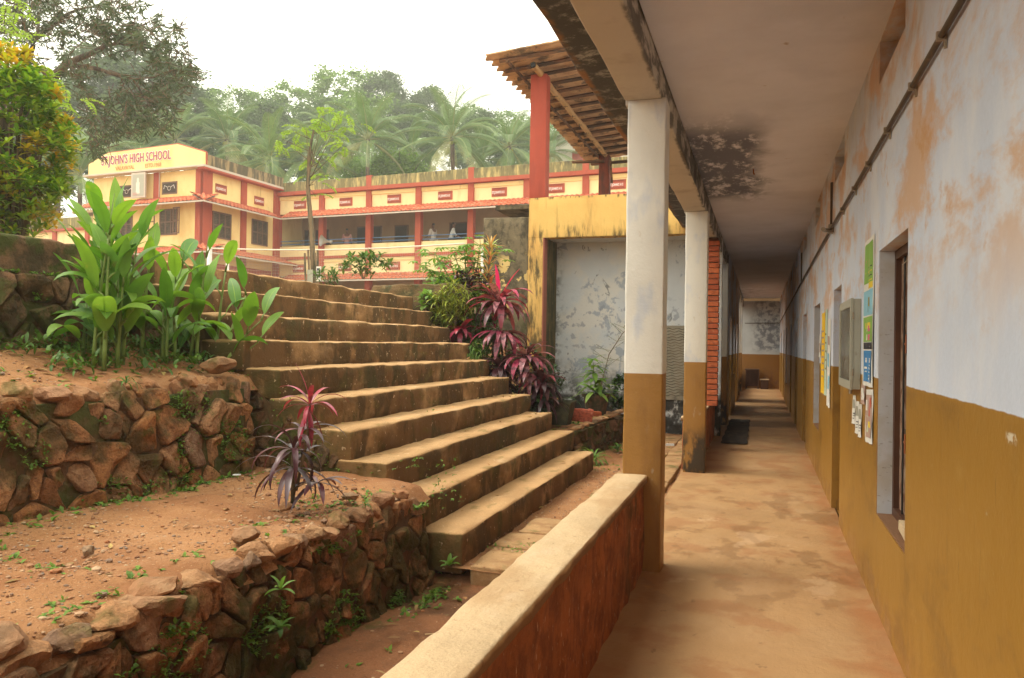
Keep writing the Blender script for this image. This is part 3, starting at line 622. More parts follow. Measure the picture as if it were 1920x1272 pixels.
# windows and doors in the classroom wall
def window(o):
    a,b,c,d = o; mb = MB(); x0,x1 = XW+.085,XW+.135; t = .055
    mb.box(x0,x1,a+.003,a+t,c+.003,d-.003); mb.box(x0,x1,b-t,b-.003,c+.003,d-.003); mb.box(x0,x1,a+t,b-t,c+.003,c+t); mb.box(x0,x1,a+t,b-t,d-t,d-.003)
    wf = mb.build('window', M['wood_dark'], vb)
    mb = MB(); l_ = XW+.004
    mb.box(l_,x0,b-.006,b-.001,c+.001,d-.001); mb.build('jamb_plaster', M['jamb'], vb); mb = MB(); mb.box(l_,x0,a+.001,a+.006,c+.001,d-.001); mb.build('jamb_plaster', M['jamb'], vb)
    mb = MB(); mb.box(l_,x0,a+.006,b-.006,c+.001,c+.008); mb.build('sill', M['cap'], vb)
    n_ = 5; mb = MB()
    for i in range(1,n_): y = a+t+(b-a-2*t)*i/n_; mb.tube([(x0+.02,y,c+t),(x0+.02,y,d-t)], .006, 6)
    mb.build('window_bar', M['iron'], wf)
    mb = MB(); m_ = (a+b)/2; mb.box(x1-.02,x1-.004,a+t,m_-.004,c+t,d-t); mb.box(x1-.02,x1-.004,m_+.004,b-t,c+t,d-t); sh = mb.build('shutter', M['rust'], wf)
    return wf
wf = window(wins[0])
for z in (1.58,1.06):
    mb = MB(); mb.box(.745,.80,4.42,4.66,z-.06,z+.06); mb.build('latch_plate', M['iron'], wf)
    mb = MB()
    for y in (4.40,4.47): mb.obox((.725,y,z),(.02,.028,.10)); 
    mb.tube([(.73,4.34,z),(.73,4.56,z)], .008, 6); mb.build('latch_ring', M['iron_rust'], wf)
mb = MB(); mb.obox((.725,4.42,.60),(.03,.34,.05), rx=.10); mb.build('wooden_wedge', M['pale_wood'], wf)
mb = MB(); mb.tube([(.74,4.25,2.05),(.74,4.75,2.02)], .003, 5); mb.build('curtain_cord', M['clip'], wf)
for o in wins[1:]: window(o)
for a,b,c,d in doors:
    mb = MB(); x0,x1 = XO-.09,XO-.02; t = .06
    mb.box(x0,x1,a+.003,a+t,0,d-.003); mb.box(x0,x1,b-t,b-.003,0,d-.003); mb.box(x0,x1,a+t,b-t,d-t,d-.003)
    dr = mb.build('door', M['wood_dark'], vb)
    mb = MB()
    if a > 8:
        for i in range(5): y = a+t+(b-a-2*t)*i/5; mb.box(x0+.015+(.004 if i%2 else 0),x1-.01,y+.002,y+(b-a-2*t)/5-.002,.01,d-t)
    else:
        mb.box(x0+.02,x1-.01,b-t-.30,b-t,.01,d-t)
    mb.build('door_leaf', M['wood_dark'], dr)
for o in vents:
    a,b,c,d = o; mb = MB(); n_ = 4
    mb.box(XO-.04,XO-.01,a+.002,b-.002,c+.002,d-.002); mb.build('ventilator_board', M['jamb'], vb)
# rusty hook in the ceiling
mb = MB(); mb.tube([(-.10,8.6,3.44),(-.10,8.6,3.40),(-.09,8.61,3.385)], .008, 6); mb.build('ceiling_hook', M['iron_rust'], vb)

# ------------------------------------------------------------------ stained yellow annexe beyond the steps
an = thing('annexe_building', 'low mould streaked yellow annexe with open recess, red roof posts and tiled lean-to', 'building', (-2.5,13.2,0))
mb = MB(); mb.rbox(-3.90,-.95,13.0,13.24,3.40,4.105, step=.16, r=.012, amp=.008, fr=3); mb.build('front_beam', M['yellow'], an, smooth=True)
mb = MB(); mb.rbox(-3.897,-3.625,13.003,13.235,.2,3.402, step=.14, r=.010, amp=.006, fr=3); pl_ = mb.build('corner_pillar', M['yellow'], an, smooth=True)
mb = MB(); mb.box(-3.627,-3.605,12.985,13.2,.35,3.398); mb.build('painted_edge', M['red_line'], pl_)
mb = MB(); mb.rbox(-4.75,-3.90,13.03,13.22,.2,3.79, step=.14, r=.02, amp=.012, fr=3, ero=.8); mb.build('mouldy_side_wall', M['grey_mould'], an, smooth=True)
mb = MB(); mb.rbox(-3.70,-.66,14.0,14.15,-.1,3.46, step=.3, r=.01, amp=.008, fr=2); mb.build('recess_back_wall', M['peeling'], an, smooth=True)
mb = MB(); mb.box(-3.80,-3.64,13.24,14.0,-.1,3.45); mb.build('recess_side_wall', M['mossy_plaster'], an)
mb = MB(); mb.box(-3.8,-.93,13.24,14.0,3.43,3.60); mb.build('recess_ceiling', M['peeling'], an)
mb = MB(); mb.box(-4.6,-3.2,14.15,24.2,-.1,3.96); mb.build('rear_block', M['peeling'], an)  # set back from the corridor; the gap is an added open light well
mb = MB(); mb.box(-4.6,-3.2,14.0,24.2,3.965,4.04); mb.box(-4.6,-.95,13.24,14.0,3.965,4.04); mb.build('roof_terrace', M['grey_mould'], an)  # terrace cut back too, keeping the added light well open to the sky
# embossed panel: rows of wavy ridges
mb = MB(); mb.box(-2.35,-.95,13.975,14.0,.60,1.90); pn = mb.build('embossed_panel', M['panel'], an)
mb = MB()
for k in range(25):
    z = .68+k*.049
    pts = [(-2.34+i*.035, 13.973, z+.013*math.sin(i*.035*2*PI/.16+k*.9)+.004*R.random()) for i in range(40)]
    mb.tube(pts, .0055, 4, cap=False)
mb.build('wavy_relief', M['stick'], pn)
mb = MB(); mb.box(-2.36,-.95,13.965,13.998,1.895,1.915); mb.build('panel_edge', M['panel'], pn)
for (y,m_,x1) in ((13.0,'red',-3.61),(19.0,'red_dark',-3.64)):
    mb = MB(); mb.rbox(-3.90,x1,y+.004,y+.26,4.03 if y > 14 else 4.10,6.27, step=.15, r=.01, amp=.005, fr=3); mb.build('roof_post', M[m_], an, smooth=True)
# lean-to roof, its battens and bamboo pole
def zr(x, y): return 6.385 + .085*(x+4.42) - .008*(y-12.3)
mb = MB(); vs = []; fs = []; xs_ = rng(-4.50,-1.0,.09); ny = 150
for i,x in enumerate(xs_):
    for j in range(ny+1):
        y = 12.25 + j*.05; ex = (.09*fbm(Vector((y*1.3,0,2)),3)+.04*math.sin(y*2*PI/.26)+.04*(y-12.3)) if i == 0 else 0
        vs.append((x+ex, y, zr(x,y)+.018*math.sin(y*2*PI/.26)+.004*math.sin(x*40)))
n0 = ny+1
for i in range(len(xs_)-1):
    for j in range(ny): fs.append((i*n0+j,(i+1)*n0+j,(i+1)*n0+j+1,i*n0+j+1))
base = len(vs); vs += [(x,y,z+.022) for x,y,z in vs]
fs += [tuple(k+base for k in reversed(f)) for f in fs]
fs += [(j,j+1,j+1+base,j+base) for j in range(ny)] + [((i+1)*n0,i*n0,i*n0+base,(i+1)*n0+base) for i in range(len(xs_)-1)]
mb.add(vs, fs); rs = mb.build('corrugated_roof', M['roof_sheet'], an)
for j in range(15):
    y = 12.42+j*.48+R.uniform(-.03,.03); mb = MB(); rr = R.uniform(-.02,.02)
    x0 = -4.30+.035*(y-12.3)+R.uniform(-.06,.06); pts = [(x0+(3.2)*i/6, y+rr*i, zr(x0+3.2*i/6,y)-.055) for i in range(7)]
    mb.tube(pts, .036, 4); mb.build('batten', M['batten'], rs)
for x,dz in ((-4.12,.115),(-2.4,.115),(-1.5,.115)):
    mb = MB(); pts = [(x+.03*(y-12.3)*(x<-4), y, zr(x,y)-dz) for y in rng(12.32,19.4,.8)]; mb.tube(pts, .03 if x < -4 else .045, 5); mb.build('rafter', M['batten'], rs)
mb = MB(); pts = []; rd = []
for i in range(60):
    y = 12.55+i*.112; k = (i%5 == 0); pts.append((-3.73+.008*math.sin(i*.4), y, 6.30-.03-.008*math.sin(i*.15))); rd.append(.062 if k else .054)
mb.tube(pts, rd, 10, cap=False); bp = mb.build('bamboo_pole', M['bamboo'], an, smooth=True)
mb = MB()
mb.tube([(-3.73,12.545,6.27),(-3.73,12.60,6.27)], .040, 10); mb.build('hollow_shade_plug', M['iron'], bp)  # dark plug stands for the shade inside the hollow
mb = MB()
for i in range(9):
    y = 13.4+i*.66; x = -3.73+R.uniform(-.03,.03); l = R.uniform(.06,.22)
    mb.tube([(x,y,6.24),(x+R.uniform(-.04,.04),y+.02,6.24-l)], .006, 4); mb.tube([(x-.06,y,6.31),(x-.06,y,6.2),(x+.06,y,6.2)], .005, 4)
mb.build('hanging_wire', M['iron'], bp)
mb = MB(); mb.obox((-4.15,18.9,6.10),(.8,.10,.05), rz=.15); mb.obox((-3.5,19.2,6.12),(1.3,.09,.06), rz=-.1); mb.tube([(-3.6,18.95,6.12),(-3.55,18.95,5.55)], .03, 5); mb.build('loose_plank', M['batten'], rs)

# ------------------------------------------------------------------ staircase
st = thing('concrete_staircase', 'broad weathered cement staircase of ten steps with mossy rubble side', 'staircase', (-3.3,7.5,0))
YR = [9.49,9.78,9.85,9.94,9.95,10.0,10.1,10.1,10.2,10.2]
YL = [5.04,5.08,5.12,5.15,5.13,5.15,5.12,5.17,5.14,5.20]
SX = [-1.96-.313*k for k in range(10)]; SZ = [.226+.22*k for k in range(10)]
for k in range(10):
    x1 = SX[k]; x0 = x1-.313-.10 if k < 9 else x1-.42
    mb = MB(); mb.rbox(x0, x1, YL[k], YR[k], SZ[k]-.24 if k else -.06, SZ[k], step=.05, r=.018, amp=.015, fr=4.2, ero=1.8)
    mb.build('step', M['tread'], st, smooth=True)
mb = MB()
for k in range(10):
    x1 = SX[k]-.05
    mb.box(x1-.313 if k < 9 else x1-.3, x1, YL[k]+.10, YR[k]-.06, -.2, SZ[k]-.20)
mb.build('rubble_core', M['mortar'], st)
# paved strip between steps and parapet
y = 5.0; k = 0
while y < 13.2:
    L_ = R.uniform(.42,.62); xw = (-1.90 if y < 6.2 else -1.62)+R.uniform(-.03,.05)
    for (xa,xb) in ((xw,-1.25),(-1.24,-.96)):
        mb = MB(); ya = y+(.1 if xb > -1.1 else 0)
        mb.rbox(xa,xb,ya+.008,ya+L_-.006,-.14,.028+R.uniform(-.012,.014), step=.08, r=.014, amp=.012, fr=4, ero=1.2)
        b_ = mb.build('paving_slab', M['paving'], smooth=True); tag(b_, kind='structure')
    y += L_

# ------------------------------------------------------------------ rubble walls
def clip(poly, n, d):
    """keep the side with p.n <= d"""
    out = []
    for i in range(len(poly)):
        a, b = poly[i], poly[(i+1)%len(poly)]; da = a[0]*n[0]+a[1]*n[1]-d; db = b[0]*n[0]+b[1]*n[1]-d
        if da <= 0: out.append(a)
        if (da < 0 < db) or (db < 0 < da):
            t = da/(da-db); out.append((a[0]+(b[0]-a[0])*t, a[1]+(b[1]-a[1])*t))
    return out
def stones(mb, s0, s1, t0, t1, cell, P, gap=.014, h=(.03,.07), top=None, extra=(), small=.25, rs=1):
    """irregular rubble on the surface P(s,t,depth); cells of a jittered Voronoi pattern"""
    rr = random.Random(rs); sites = []
    nx = max(1,int((s1-s0)/cell)); nz_ = max(1,int((t1-t0)/(cell*.82)))
    for j in range(nz_):
        for i in range(nx):
            x = s0+(i+.5+(.5 if j%2 else 0)+rr.uniform(-.42,.42))*(s1-s0)/nx; z = t0+(j+.5+rr.uniform(-.36,.36))*(t1-t0)/nz_
            if rr.random() < .04: continue
            sites.append((x,z))
            if rr.random() < small: sites.append((x+cell*rr.uniform(.35,.55), z+cell*rr.uniform(-.4,.4)))
    for (x,z) in sites:
        tt = top(x) if top else t1
        if z > tt or x < s0-.1 or x > s1+.1: continue
        tb = t1+(.3 if top else 0); poly = [(s0,t0),(s1,t0),(s1,tb),(s0,tb)]
        if top:
            sl_ = (top(x+.05)-top(x-.05))/.1; L_ = math.hypot(sl_,1); poly = clip(poly, (-sl_/L_,1/L_), (tt-sl_*x)/L_)
        for (n_,d) in extra: poly = clip(poly, n_, d)
        g = gap*rr.uniform(.6,1.6)
        for (u,v) in sites:
            dx,dz = u-x, v-z; dd = math.hypot(dx,dz)
            if dd < 1e-6 or dd > cell*3: continue
            n_ = (dx/dd,dz/dd); poly = clip(poly, n_, (x*n_[0]+z*n_[1])+dd/2-g)
            if len(poly) < 3: break
        if len(poly) < 3: continue
        cx_ = sum(p[0] for p in poly)/len(poly); cz = sum(p[1] for p in poly)/len(poly)
        ar = abs(sum(poly[i][0]*poly[(i+1)%len(poly)][1]-poly[(i+1)%len(poly)][0]*poly[i][1] for i in range(len(poly))))/2
        if ar < .0012: continue
        # chamfer corners
        q = []
        for i in range(len(poly)):
            a,b = poly[i],poly[(i+1)%len(poly)]; c_ = rr.uniform(.07,.20)
            q += [(a[0]+(b[0]-a[0])*c_, a[1]+(b[1]-a[1])*c_), ((a[0]+b[0])/2,(a[1]+b[1])/2), (a[0]+(b[0]-a[0])*(1-c_), a[1]+(b[1]-a[1])*(1-c_))]
        H = rr.uniform(*h)*min(1.3,math.sqrt(ar)/.16); tx,tz = rr.uniform(-.34,.34),rr.uniform(-.34,.34); m_ = len(q)
        vs = []; fs = []; rings = ((1.02,-.02),(1.0,.45*H),(.965,.82*H),(.88,1.0*H),(.62,1.05*H),(.34,1.0*H))
        for (sc_,dp) in rings:
            for (a,b) in q:
                a2 = cx_+(a-cx_)*sc_; b2 = cz+(b-cz)*sc_
                nn_ = noise.noise(Vector((a2*7+rs,b2*7,1)))*.026+noise.noise(Vector((a2*17,b2*17,5)))*.014
                d_ = dp + ((a2-cx_)*tx+(b2-cz)*tz)*(dp > 0) + nn_*(1 if dp > 0 else 0)
                if sc_ < .99: a2 += nn_*.5; b2 -= nn_*.5
                vs.append(P(a2,b2,d_))
        vs.append(P(cx_,cz,H*1.02+noise.noise(Vector((cx_*7,cz*7,1)))*.02))
        for r_ in range(len(rings)-1):
            for i in range(m_): fs.append((r_*m_+i, r_*m_+(i+1)%m_, (r_+1)*m_+(i+1)%m_, (r_+1)*m_+i))
        b_ = (len(rings)-1)*m_
        for i in range(m_): fs.append((b_+i, b_+(i+1)%m_, len(rings)*m_))
        mb.add(vs, fs, rr.random())
def backing(mb, s0, s1, t0, t1, P, thick=.25, st=.07, top=None):
    xs = rng(s0,s1,st); zs = rng(0,1,.09); vs = []; fs = []; n_ = len(zs)
    for x in xs:
        tt = top(x) if top else t1
        for z in zs:
            zz = t0+(tt-t0)*z; vs.append(P(x,zz,.004+.035*fbm(Vector((x*5,zz*5,3)),3)))
    for i in range(len(xs)-1):
        for j in range(n_-1): fs.append((i*n_+j,(i+1)*n_+j,(i+1)*n_+j+1,i*n_+j+1))
    b0 = len(vs)
    for x in xs: vs.append(P(x,(top(x) if top else t1),-thick)); vs.append(P(x,t0,-thick))
    for i in range(len(xs)-1):
        fs.append((i*n_+n_-1,(i+1)*n_+n_-1,b0+2*(i+1),b0+2*i)); fs.append((b0+2*i,b0+2*i+2,b0+2*i+3,b0+2*i+1))
    mb.add(vs, fs)
def tufts(mb, n, f, L=(.02,.05), rs=3, k=(3,6), W=.5):
    for _ in range(n):
        q = f()
        if q is None: continue
        p, nm = Vector(q[0]), q[1]
        for _ in range(R.randint(*k)):
            az = R.uniform(0,2*PI); l = R.uniform(*L)
            if nm: az = nm+R.uniform(-1.2,1.2)
            mb.blade(p, az, R.uniform(.1,1.2), l, l*W, R.uniform(.3,1.5), 2, .1)
# wall B, beside the trench (faces +X)
def PB(s, t, d): return (-2.19-(t+.15)*.075+d+.03*math.sin(s*1.3), s, t)
topB = lambda s: .50+.03*fbm(Vector((s*1.5,0,0)),2)
mb = MB(); stones(mb, -.8, 4.98, -.22, .56, .195, PB, gap=.007, h=(.018,.05), small=.7, top=lambda s: topB(s)+.03*noise.noise(Vector((s*7,0,0))), rs=5)
wb = mb.build('rubble_retaining_wall', M['stone']); tag(wb, 'low retaining wall of mossy red rubble stones above the damp trench', 'stone wall')
mb = MB(); backing(mb, -.8, 4.98, -.25, .5, PB, thick=.03, top=lambda s: topB(s)-.06); mb.build('mortar', M['mortar'], wb)
mb = MB(); s = -.6
while s < 4.9:
    z_ = R.uniform(.045,.075); L_ = R.uniform(.06,.14)*(1.3 if s < 2.6 else .9)
    mb.rock((-2.285+R.uniform(-.04,.025), s, .495+z_*R.uniform(-.1,.5)), L_*.9, L_, z_, R.uniform(0,6), 14, 3, amp=.16); s += L_*R.uniform(1.2,2.1)
mb.build('coping_stone', M['stone_top'], wb)
# wall A (upper), faces +X
def PA(s, t, d): return (-3.66-(t-.6)*.09+d+.02*math.sin(s*1.7+1), s, t)
topA = lambda s: 1.24+.03*fbm(Vector((s*1.2,4,0)),2)
mb = MB(); stones(mb, -.8, 5.02, .48, 1.3, .205, PA, gap=.007, h=(.018,.045), small=.7, top=lambda s: topA(s)-.01, rs=12)
wa = mb.build('rubble_retaining_wall', M['stone']); tag(wa, 'higher retaining wall of big red rubble blocks below the canna bed', 'stone wall')
mb = MB(); backing(mb, -.8, 5.04, .45, 1.24, PA, thick=.03, top=lambda s: topA(s)-.06); mb.build('mortar', M['mortar'], wa)
mb = MB(); s = -.6
while s < 5.0:
    L_ = R.uniform(.05,.13); mb.rock((-3.77+R.uniform(-.03,.02), s, 1.22+L_*R.uniform(-.1,.3)), L_*.9, L_, R.uniform(.04,.085), R.uniform(0,6), 14, 3, amp=.16); s += L_*R.uniform(1.5,2.6)
mb.build('coping_stone', M['stone_top'], wa)
# wall C behind the canna bed
def PC(s, t, d): return (-4.80-(.0 if t < 1.98 else .0)+d, s, t)
mb = MB(); stones(mb, -.8, 5.4, 1.3, 1.98, .27, PC, gap=.012, h=(.025,.05), rs=22)
wc = mb.build('rubble_retaining_wall', M['stone_dark']); tag(wc, 'dark rear retaining wall with laterite blocks on top, behind the tall leafy plants', 'stone wall')
mb = MB(); backing(mb, -.8, 5.4, 1.2, 1.98, PC); mb.build('mortar', M['mortar'], wc)
s = -.8
mb = MB()
while s < 5.3:
    L_ = R.uniform(.8,1.3); mb.rbox(-5.10,-4.84+R.uniform(-.01,.01),s,s+L_-.004,1.975,2.235+R.uniform(-.012,.012), step=.06, r=.018, amp=.03, fr=5, ero=1.5); s += L_
mb.build('laterite_course', M['grey_mould'] if False else M['stone_dark'], wc, smooth=True)
# left side of the staircase (faces -Y) rubble
def PS(s, t, d): return (-s, 5.15-d, t)
mb = MB(); stones(mb, 1.99, 5.0, -.3, 2.1, .17, PS, gap=.014, h=(.02,.045), top=lambda s: .0+(s-1.96)*.705-.06, rs=31)
mb.build('side_rubble', M['stone_dark'], st)
mb = MB(); backing(mb, 1.97, 5.0, -.3, 2.0, PS, thick=.05, top=lambda s: .0+(s-1.96)*.705-.10); mb.build('side_mortar', M['mortar'], st)
# low edging wall of the bed right of the steps
def PE(s, t, d):
    x = -2.36+(s-10.0)*.094; return (x+d, s, t)
mb = MB(); stones(mb, 10.15, 12.95, -.1, .40, .17, PE, gap=.012, h=(.02,.05), rs=41)
we = mb.build('bed_edging_wall', M['stone_dark']); tag(we, 'short mossy stone edging beside the path, under the flower pots', 'stone wall')
mb = MB(); backing(mb, 10.15, 12.95, -.1, .40, PE, thick=.12); mb.build('mortar', M['mortar'], we)
s = 10.25
mb = MB()
while s < 12.9:
    L_ = R.uniform(.08,.14); mb.rock((-2.40+(s-10)*.094, s, .41+.03*(s-10)), .09, L_, .035, 0, 8, 2); s += L_*1.7
mb.build('coping_stone', M['rock'], we)
# mossy wall at the top of the steps
mb = MB(); mb.rbox(-5.6,-4.05,10.42,10.62,1.2,2.42, step=.09, r=.05, amp=.05, fr=2.6, ero=1)
o = mb.build('mossy_garden_wall', mat('thick_mossy_plaster', (.14,.085,.035), [dict(c=(.045,.045,.014), s=5., lo=.4, hi=.6, amt=.9, d=8), dict(c=(.2,.15,.07), s=12., lo=.55, hi=.7, amt=.7)], bump=[(9,.03),(40,.01)]), smooth=True)
tag(o, 'low moss covered wall behind the shrubs at the top right of the steps', 'wall')
# ------------------------------------------------------------------ gravel, weeds, loose stones
mb = MB()
def scat(n, x0, x1, y0, y1, fz, s0, s1):
    vs_,fs_ = ico(1)
    for _ in range(n):
        x,y = R.uniform(x0,x1),R.uniform(y0,y1)
        if noise.noise(Vector((x*1.1,y*1.1,9))) < -.15+R.uniform(-.3,.3): continue
        s_ = s0*(s1/s0)**(R.random()**2.6); m_ = Matrix.Rotation(R.uniform(0,6),3,'Z'); z = fz(x,y)
        sy,sz = R.uniform(.6,1),R.uniform(.35,.7)
        mb.add([Vector((x,y,z+s_*.15))+m_@Vector((v.x*s_*(1+.25*noise.noise(v*3+Vector((x*9,y,0)))),v.y*s_*sy,v.z*s_*sz)) for v in vs_], fs_, R.random())
scat(5200, -3.6,-2.3,1.2,5.0, zt1, .004,.015)
scat(110, -3.6,-2.3,1.2,5.0, zt1, .012,.036)
scat(140, -2.75,-2.3,3.6,5.0, zt1, .008,.03)
scat(1300, -4.6,-3.8,2.,5.2, zt2, .004,.018)
scat(700, -2.15,-1.0,2.2,5.0, zg, .004,.02)
scat(1300, -1.96,-1.60,5.0,9.6, lambda x,y: .02, .004,.014)
scat(500, -2.2,-.95,9.5,13.9, lambda x,y: .01, .005,.02)
scat(350, -3.6,-2.2,10.2,12.9, zb, .005,.025)
tag(mb.build('loose_gravel', M['gravel']), 'scattered gravel and pebbles over the red soil', 'gravel', kind='stuff')

def ground_tuft(fz, x0,x1,y0,y1,thr=.15):
    def f():
        for _ in range(30):
            x,y = R.uniform(x0,x1),R.uniform(y0,y1)
            if noise.noise(Vector((x*1.7,y*1.7,21))) > thr: return ((x,y,fz(x,y)), None)
        return None
    return f
mb = MB()
tufts(mb, 130, ground_tuft(zt1,-3.62,-2.28,1.5,5.0,.25), (.015,.045))
tufts(mb, 150, lambda: ((lambda x,y: (x,y,zt1(x,y)))(-3.62+abs(R.gauss(0,.07)), R.uniform(1.5,5.0)), 0.), (.02,.06))
tufts(mb, 90, lambda: ((lambda x,y: (x,y,zt1(x,y)))(-2.45+R.gauss(0,.06), R.uniform(1.8,4.8)), 0.), (.02,.05))
tufts(mb, 130, ground_tuft(zt2,-4.7,-3.8,2.,5.3,.05), (.02,.05))
tufts(mb, 90, lambda: ((-2.1+abs(R.gauss(0,.08)), R.uniform(3.5,5.0), -.13), 0.), (.02,.06))
tufts(mb, 160, ground_tuft(lambda x,y:.02,-1.98,-.98,5.,9.4,.3), (.012,.03))
tufts(mb, 420, ground_tuft(lambda x,y:.0,-2.2,-.95,9.4,13.6,.0), (.02,.05))
tufts(mb, 260, ground_tuft(zb,-3.9,-2.35,10.2,12.8,-.1), (.03,.08))
tag(mb.build('low_weeds', M['weed']), 'small green weeds and grass sprouting in the soil', 'weeds', kind='stuff')
def wall_tuft(P, s0,s1,t0,t1,az,thr=.05,o=0):
    def f():
        for _ in range(30):
            s_,t_ = R.uniform(s0,s1),R.uniform(t0,t1)
            if noise.noise(Vector((s_*2.2,t_*2.6,31+o))) > thr: return (P(s_,t_,.03), az)
        return None
    return f
mb = MB()
tufts(mb, 900, wall_tuft(PB,2.0,4.98,-.15,.45,0.,.12), (.012,.035))
tufts(mb, 800, wall_tuft(PA,2.6,5.0,.55,1.2,0.,.1,4), (.012,.035))
tufts(mb, 420, wall_tuft(PC,2.6,5.3,1.45,2.1,0.,.1,9), (.015,.045))
tufts(mb, 240, wall_tuft(PS,2.0,4.0,-.1,1.2,-PI/2,.12,12), (.012,.03), )
tufts(mb, 160, lambda: ((-4.82+R.uniform(-.02,.05), R.uniform(2.4,5.3), 1.99), 0.), (.02,.05))
tag(mb.build('wall_creepers', M['weed']), 'tiny green creepers rooted in the joints of the rubble walls', 'weeds', kind='stuff')

# fallen leaves
mb = MB()
def dead(n, f):
    for _ in range(n):
        x,y,z = f(); mb.blade((x,y,z+.006), R.uniform(0,6.28), R.uniform(-.1,.35), R.uniform(.03,.09), R.uniform(.012,.035), R.uniform(-.3,.8), 4, R.uniform(.1,.5))
def onstep():
    k = R.randint(0,8); x = SX[k]-R.uniform(.03,.30); y = R.uniform(5.3,9.6) if R.random() < .5 else 9.7-abs(R.gauss(0,.5)); return x,y,SZ[k]+.006
dead(110, onstep); dead(40, lambda: (lambda x,y: (x,y,zt1(x,y)))(R.uniform(-3.6,-2.35),R.uniform(1.5,5)))
dead(130, lambda: (lambda x,y: (x,y,zt2(x,y)))(R.uniform(-4.7,-3.8),R.uniform(2.5,5.2))); dead(60, lambda: (R.uniform(-2.1,-1.05),R.uniform(3.,5.),-.09)); dead(90, lambda: (lambda x,y: (x,y,zb(x,y)))(R.uniform(-3.6,-2.4),R.uniform(10.1,12.8)))
dead(30, lambda: (R.uniform(-2.0,-1.0),R.uniform(5.2,13.),.04))
tag(mb.build('fallen_leaves', M['litter_leaf']), 'dry brown leaves scattered on the steps and soil', 'leaf litter', kind='stuff')
for (x,y,z,a,b,c,lab) in [(-2.33,1.86,.56,.13,.15,.09,'large grey angular rock lying at the corner of the lower wall, bottom left'),
        (-2.33,2.55,.535,.11,.14,.065,'broad pale topped boulder resting on the lower wall near the left'),
        (-2.42,3.28,.585,.075,.095,.055,'grey stone resting on the middle of the lower wall'),
        (-3.82,4.80,1.36,.09,.13,.075,'grey jagged rock on the corner of the upper wall beside the steps'),
        (-2.9,2.78,.585,.035,.045,.03,'fist sized brown stone lying alone on the lower terrace'),
        (-2.45,4.35,.575,.05,.07,.03,'flat tan stone lying between purple plant and lowest steps'),
        (-2.62,3.92,.58,.035,.05,.03,'small tan stone at the foot of the purple leaved plant')]:
    mb = MB(); mb.rock((0,0,0), a,b,c, R.uniform(0,3), 18, 3, amp=.16)
    o = mb.build('loose_rock', M['rock']); o.location = (x,y,z); tag(o, lab, 'rock', 'loose rocks on the terraces')
for (x,y,z,r_,lab) in [(-1.62,4.1,-.10,.2,'pale dry stalk lying on the trench floor')]:
    mb = MB(); mb.tube([(x-.17,y-.05,z),(x,y+.01,z+.012),(x+.18,y+.05,z)], .004, 5); tag(mb.build('dry_stalk', M['straw']), lab, 'twig')
mb = MB(); mb.obox((-3.50,4.62,.60),(.05,.03,.006), rz=.4); tag(mb.build('paper_scrap', M['litter']), 'white scrap of litter at the foot of the upper wall', 'litter')
mb = MB(); mb.obox((-1.30,12.0,.05),(.12,.04,.03), rz=.3); tag(mb.build('plastic_scrap', M['litter']), 'pale plastic scrap on the earth behind the columns', 'litter')

# ------------------------------------------------------------------ corridor objects
nb = thing('notice_box', 'grey green glass fronted notice box on the blue and ochre wall', 'notice box', (XW-.03,6.36,1.58))
mb = MB(); d0 = XW-.050; BY0,BY1,BZ0,BZ1 = 5.96,6.80,1.265,1.905
mb.box(d0,XW-.002,BY0,BY0+.02,BZ0,BZ1); mb.box(d0,XW-.002,BY1-.02,BY1,BZ0,BZ1); mb.box(d0,XW-.002,BY0+.02,BY1-.02,BZ0,BZ0+.02); mb.box(d0,XW-.002,BY0+.02,BY1-.02,BZ1-.02,BZ1)
mb.build('case', M['grey_paint'], nb)
mb = MB(); mb.box(XW-.02,XW-.003,BY0+.02,BY1-.02,BZ0+.02,BZ1-.02); mb.build('backboard', M['cork'], nb)
mb = MB(); f0 = d0-.018; e = .055
for a in ((BY0-.004,BY0+e,BZ0-.004,BZ1+.004),(BY1-e,BY1+.004,BZ0-.004,BZ1+.004),(BY0+e,BY1-e,BZ0-.004,BZ0+e),(BY0+e,BY1-e,BZ1-e,BZ1+.004)): mb.box(f0,d0-.002,*a)
df = mb.build('door', M['grey_paint'], nb)
mb = MB(); mb.box(d0-.012,d0-.008,BY0+e,BY1-e,BZ0+e,BZ1-e); mb.build('glass_pane', M['glass'], df)
for z in (BZ0+.12,BZ1-.12): mb = MB(); mb.tube([(d0-.003,BY0-.008,z-.025),(d0-.003,BY0-.008,z+.025)], .006, 6); mb.build('hinge', M['clip'], df)
for y0_,z0_,m_ in ((6.1,1.40,'paper'),(6.35,1.45,'p_mint'),(6.52,1.36,'paper')): mb = MB(); mb.box(XW-.0225,XW-.0205,y0_,y0_+.14,z0_,z0_+.21); mb.build('pinned_paper', M[m_], nb)
mb = MB(); mb.tube([(d0+.02,6.30,BZ0),(d0+.02,6.30,BZ0-.05)], .012, 8); mb.build('padlock', M['clip'], nb)
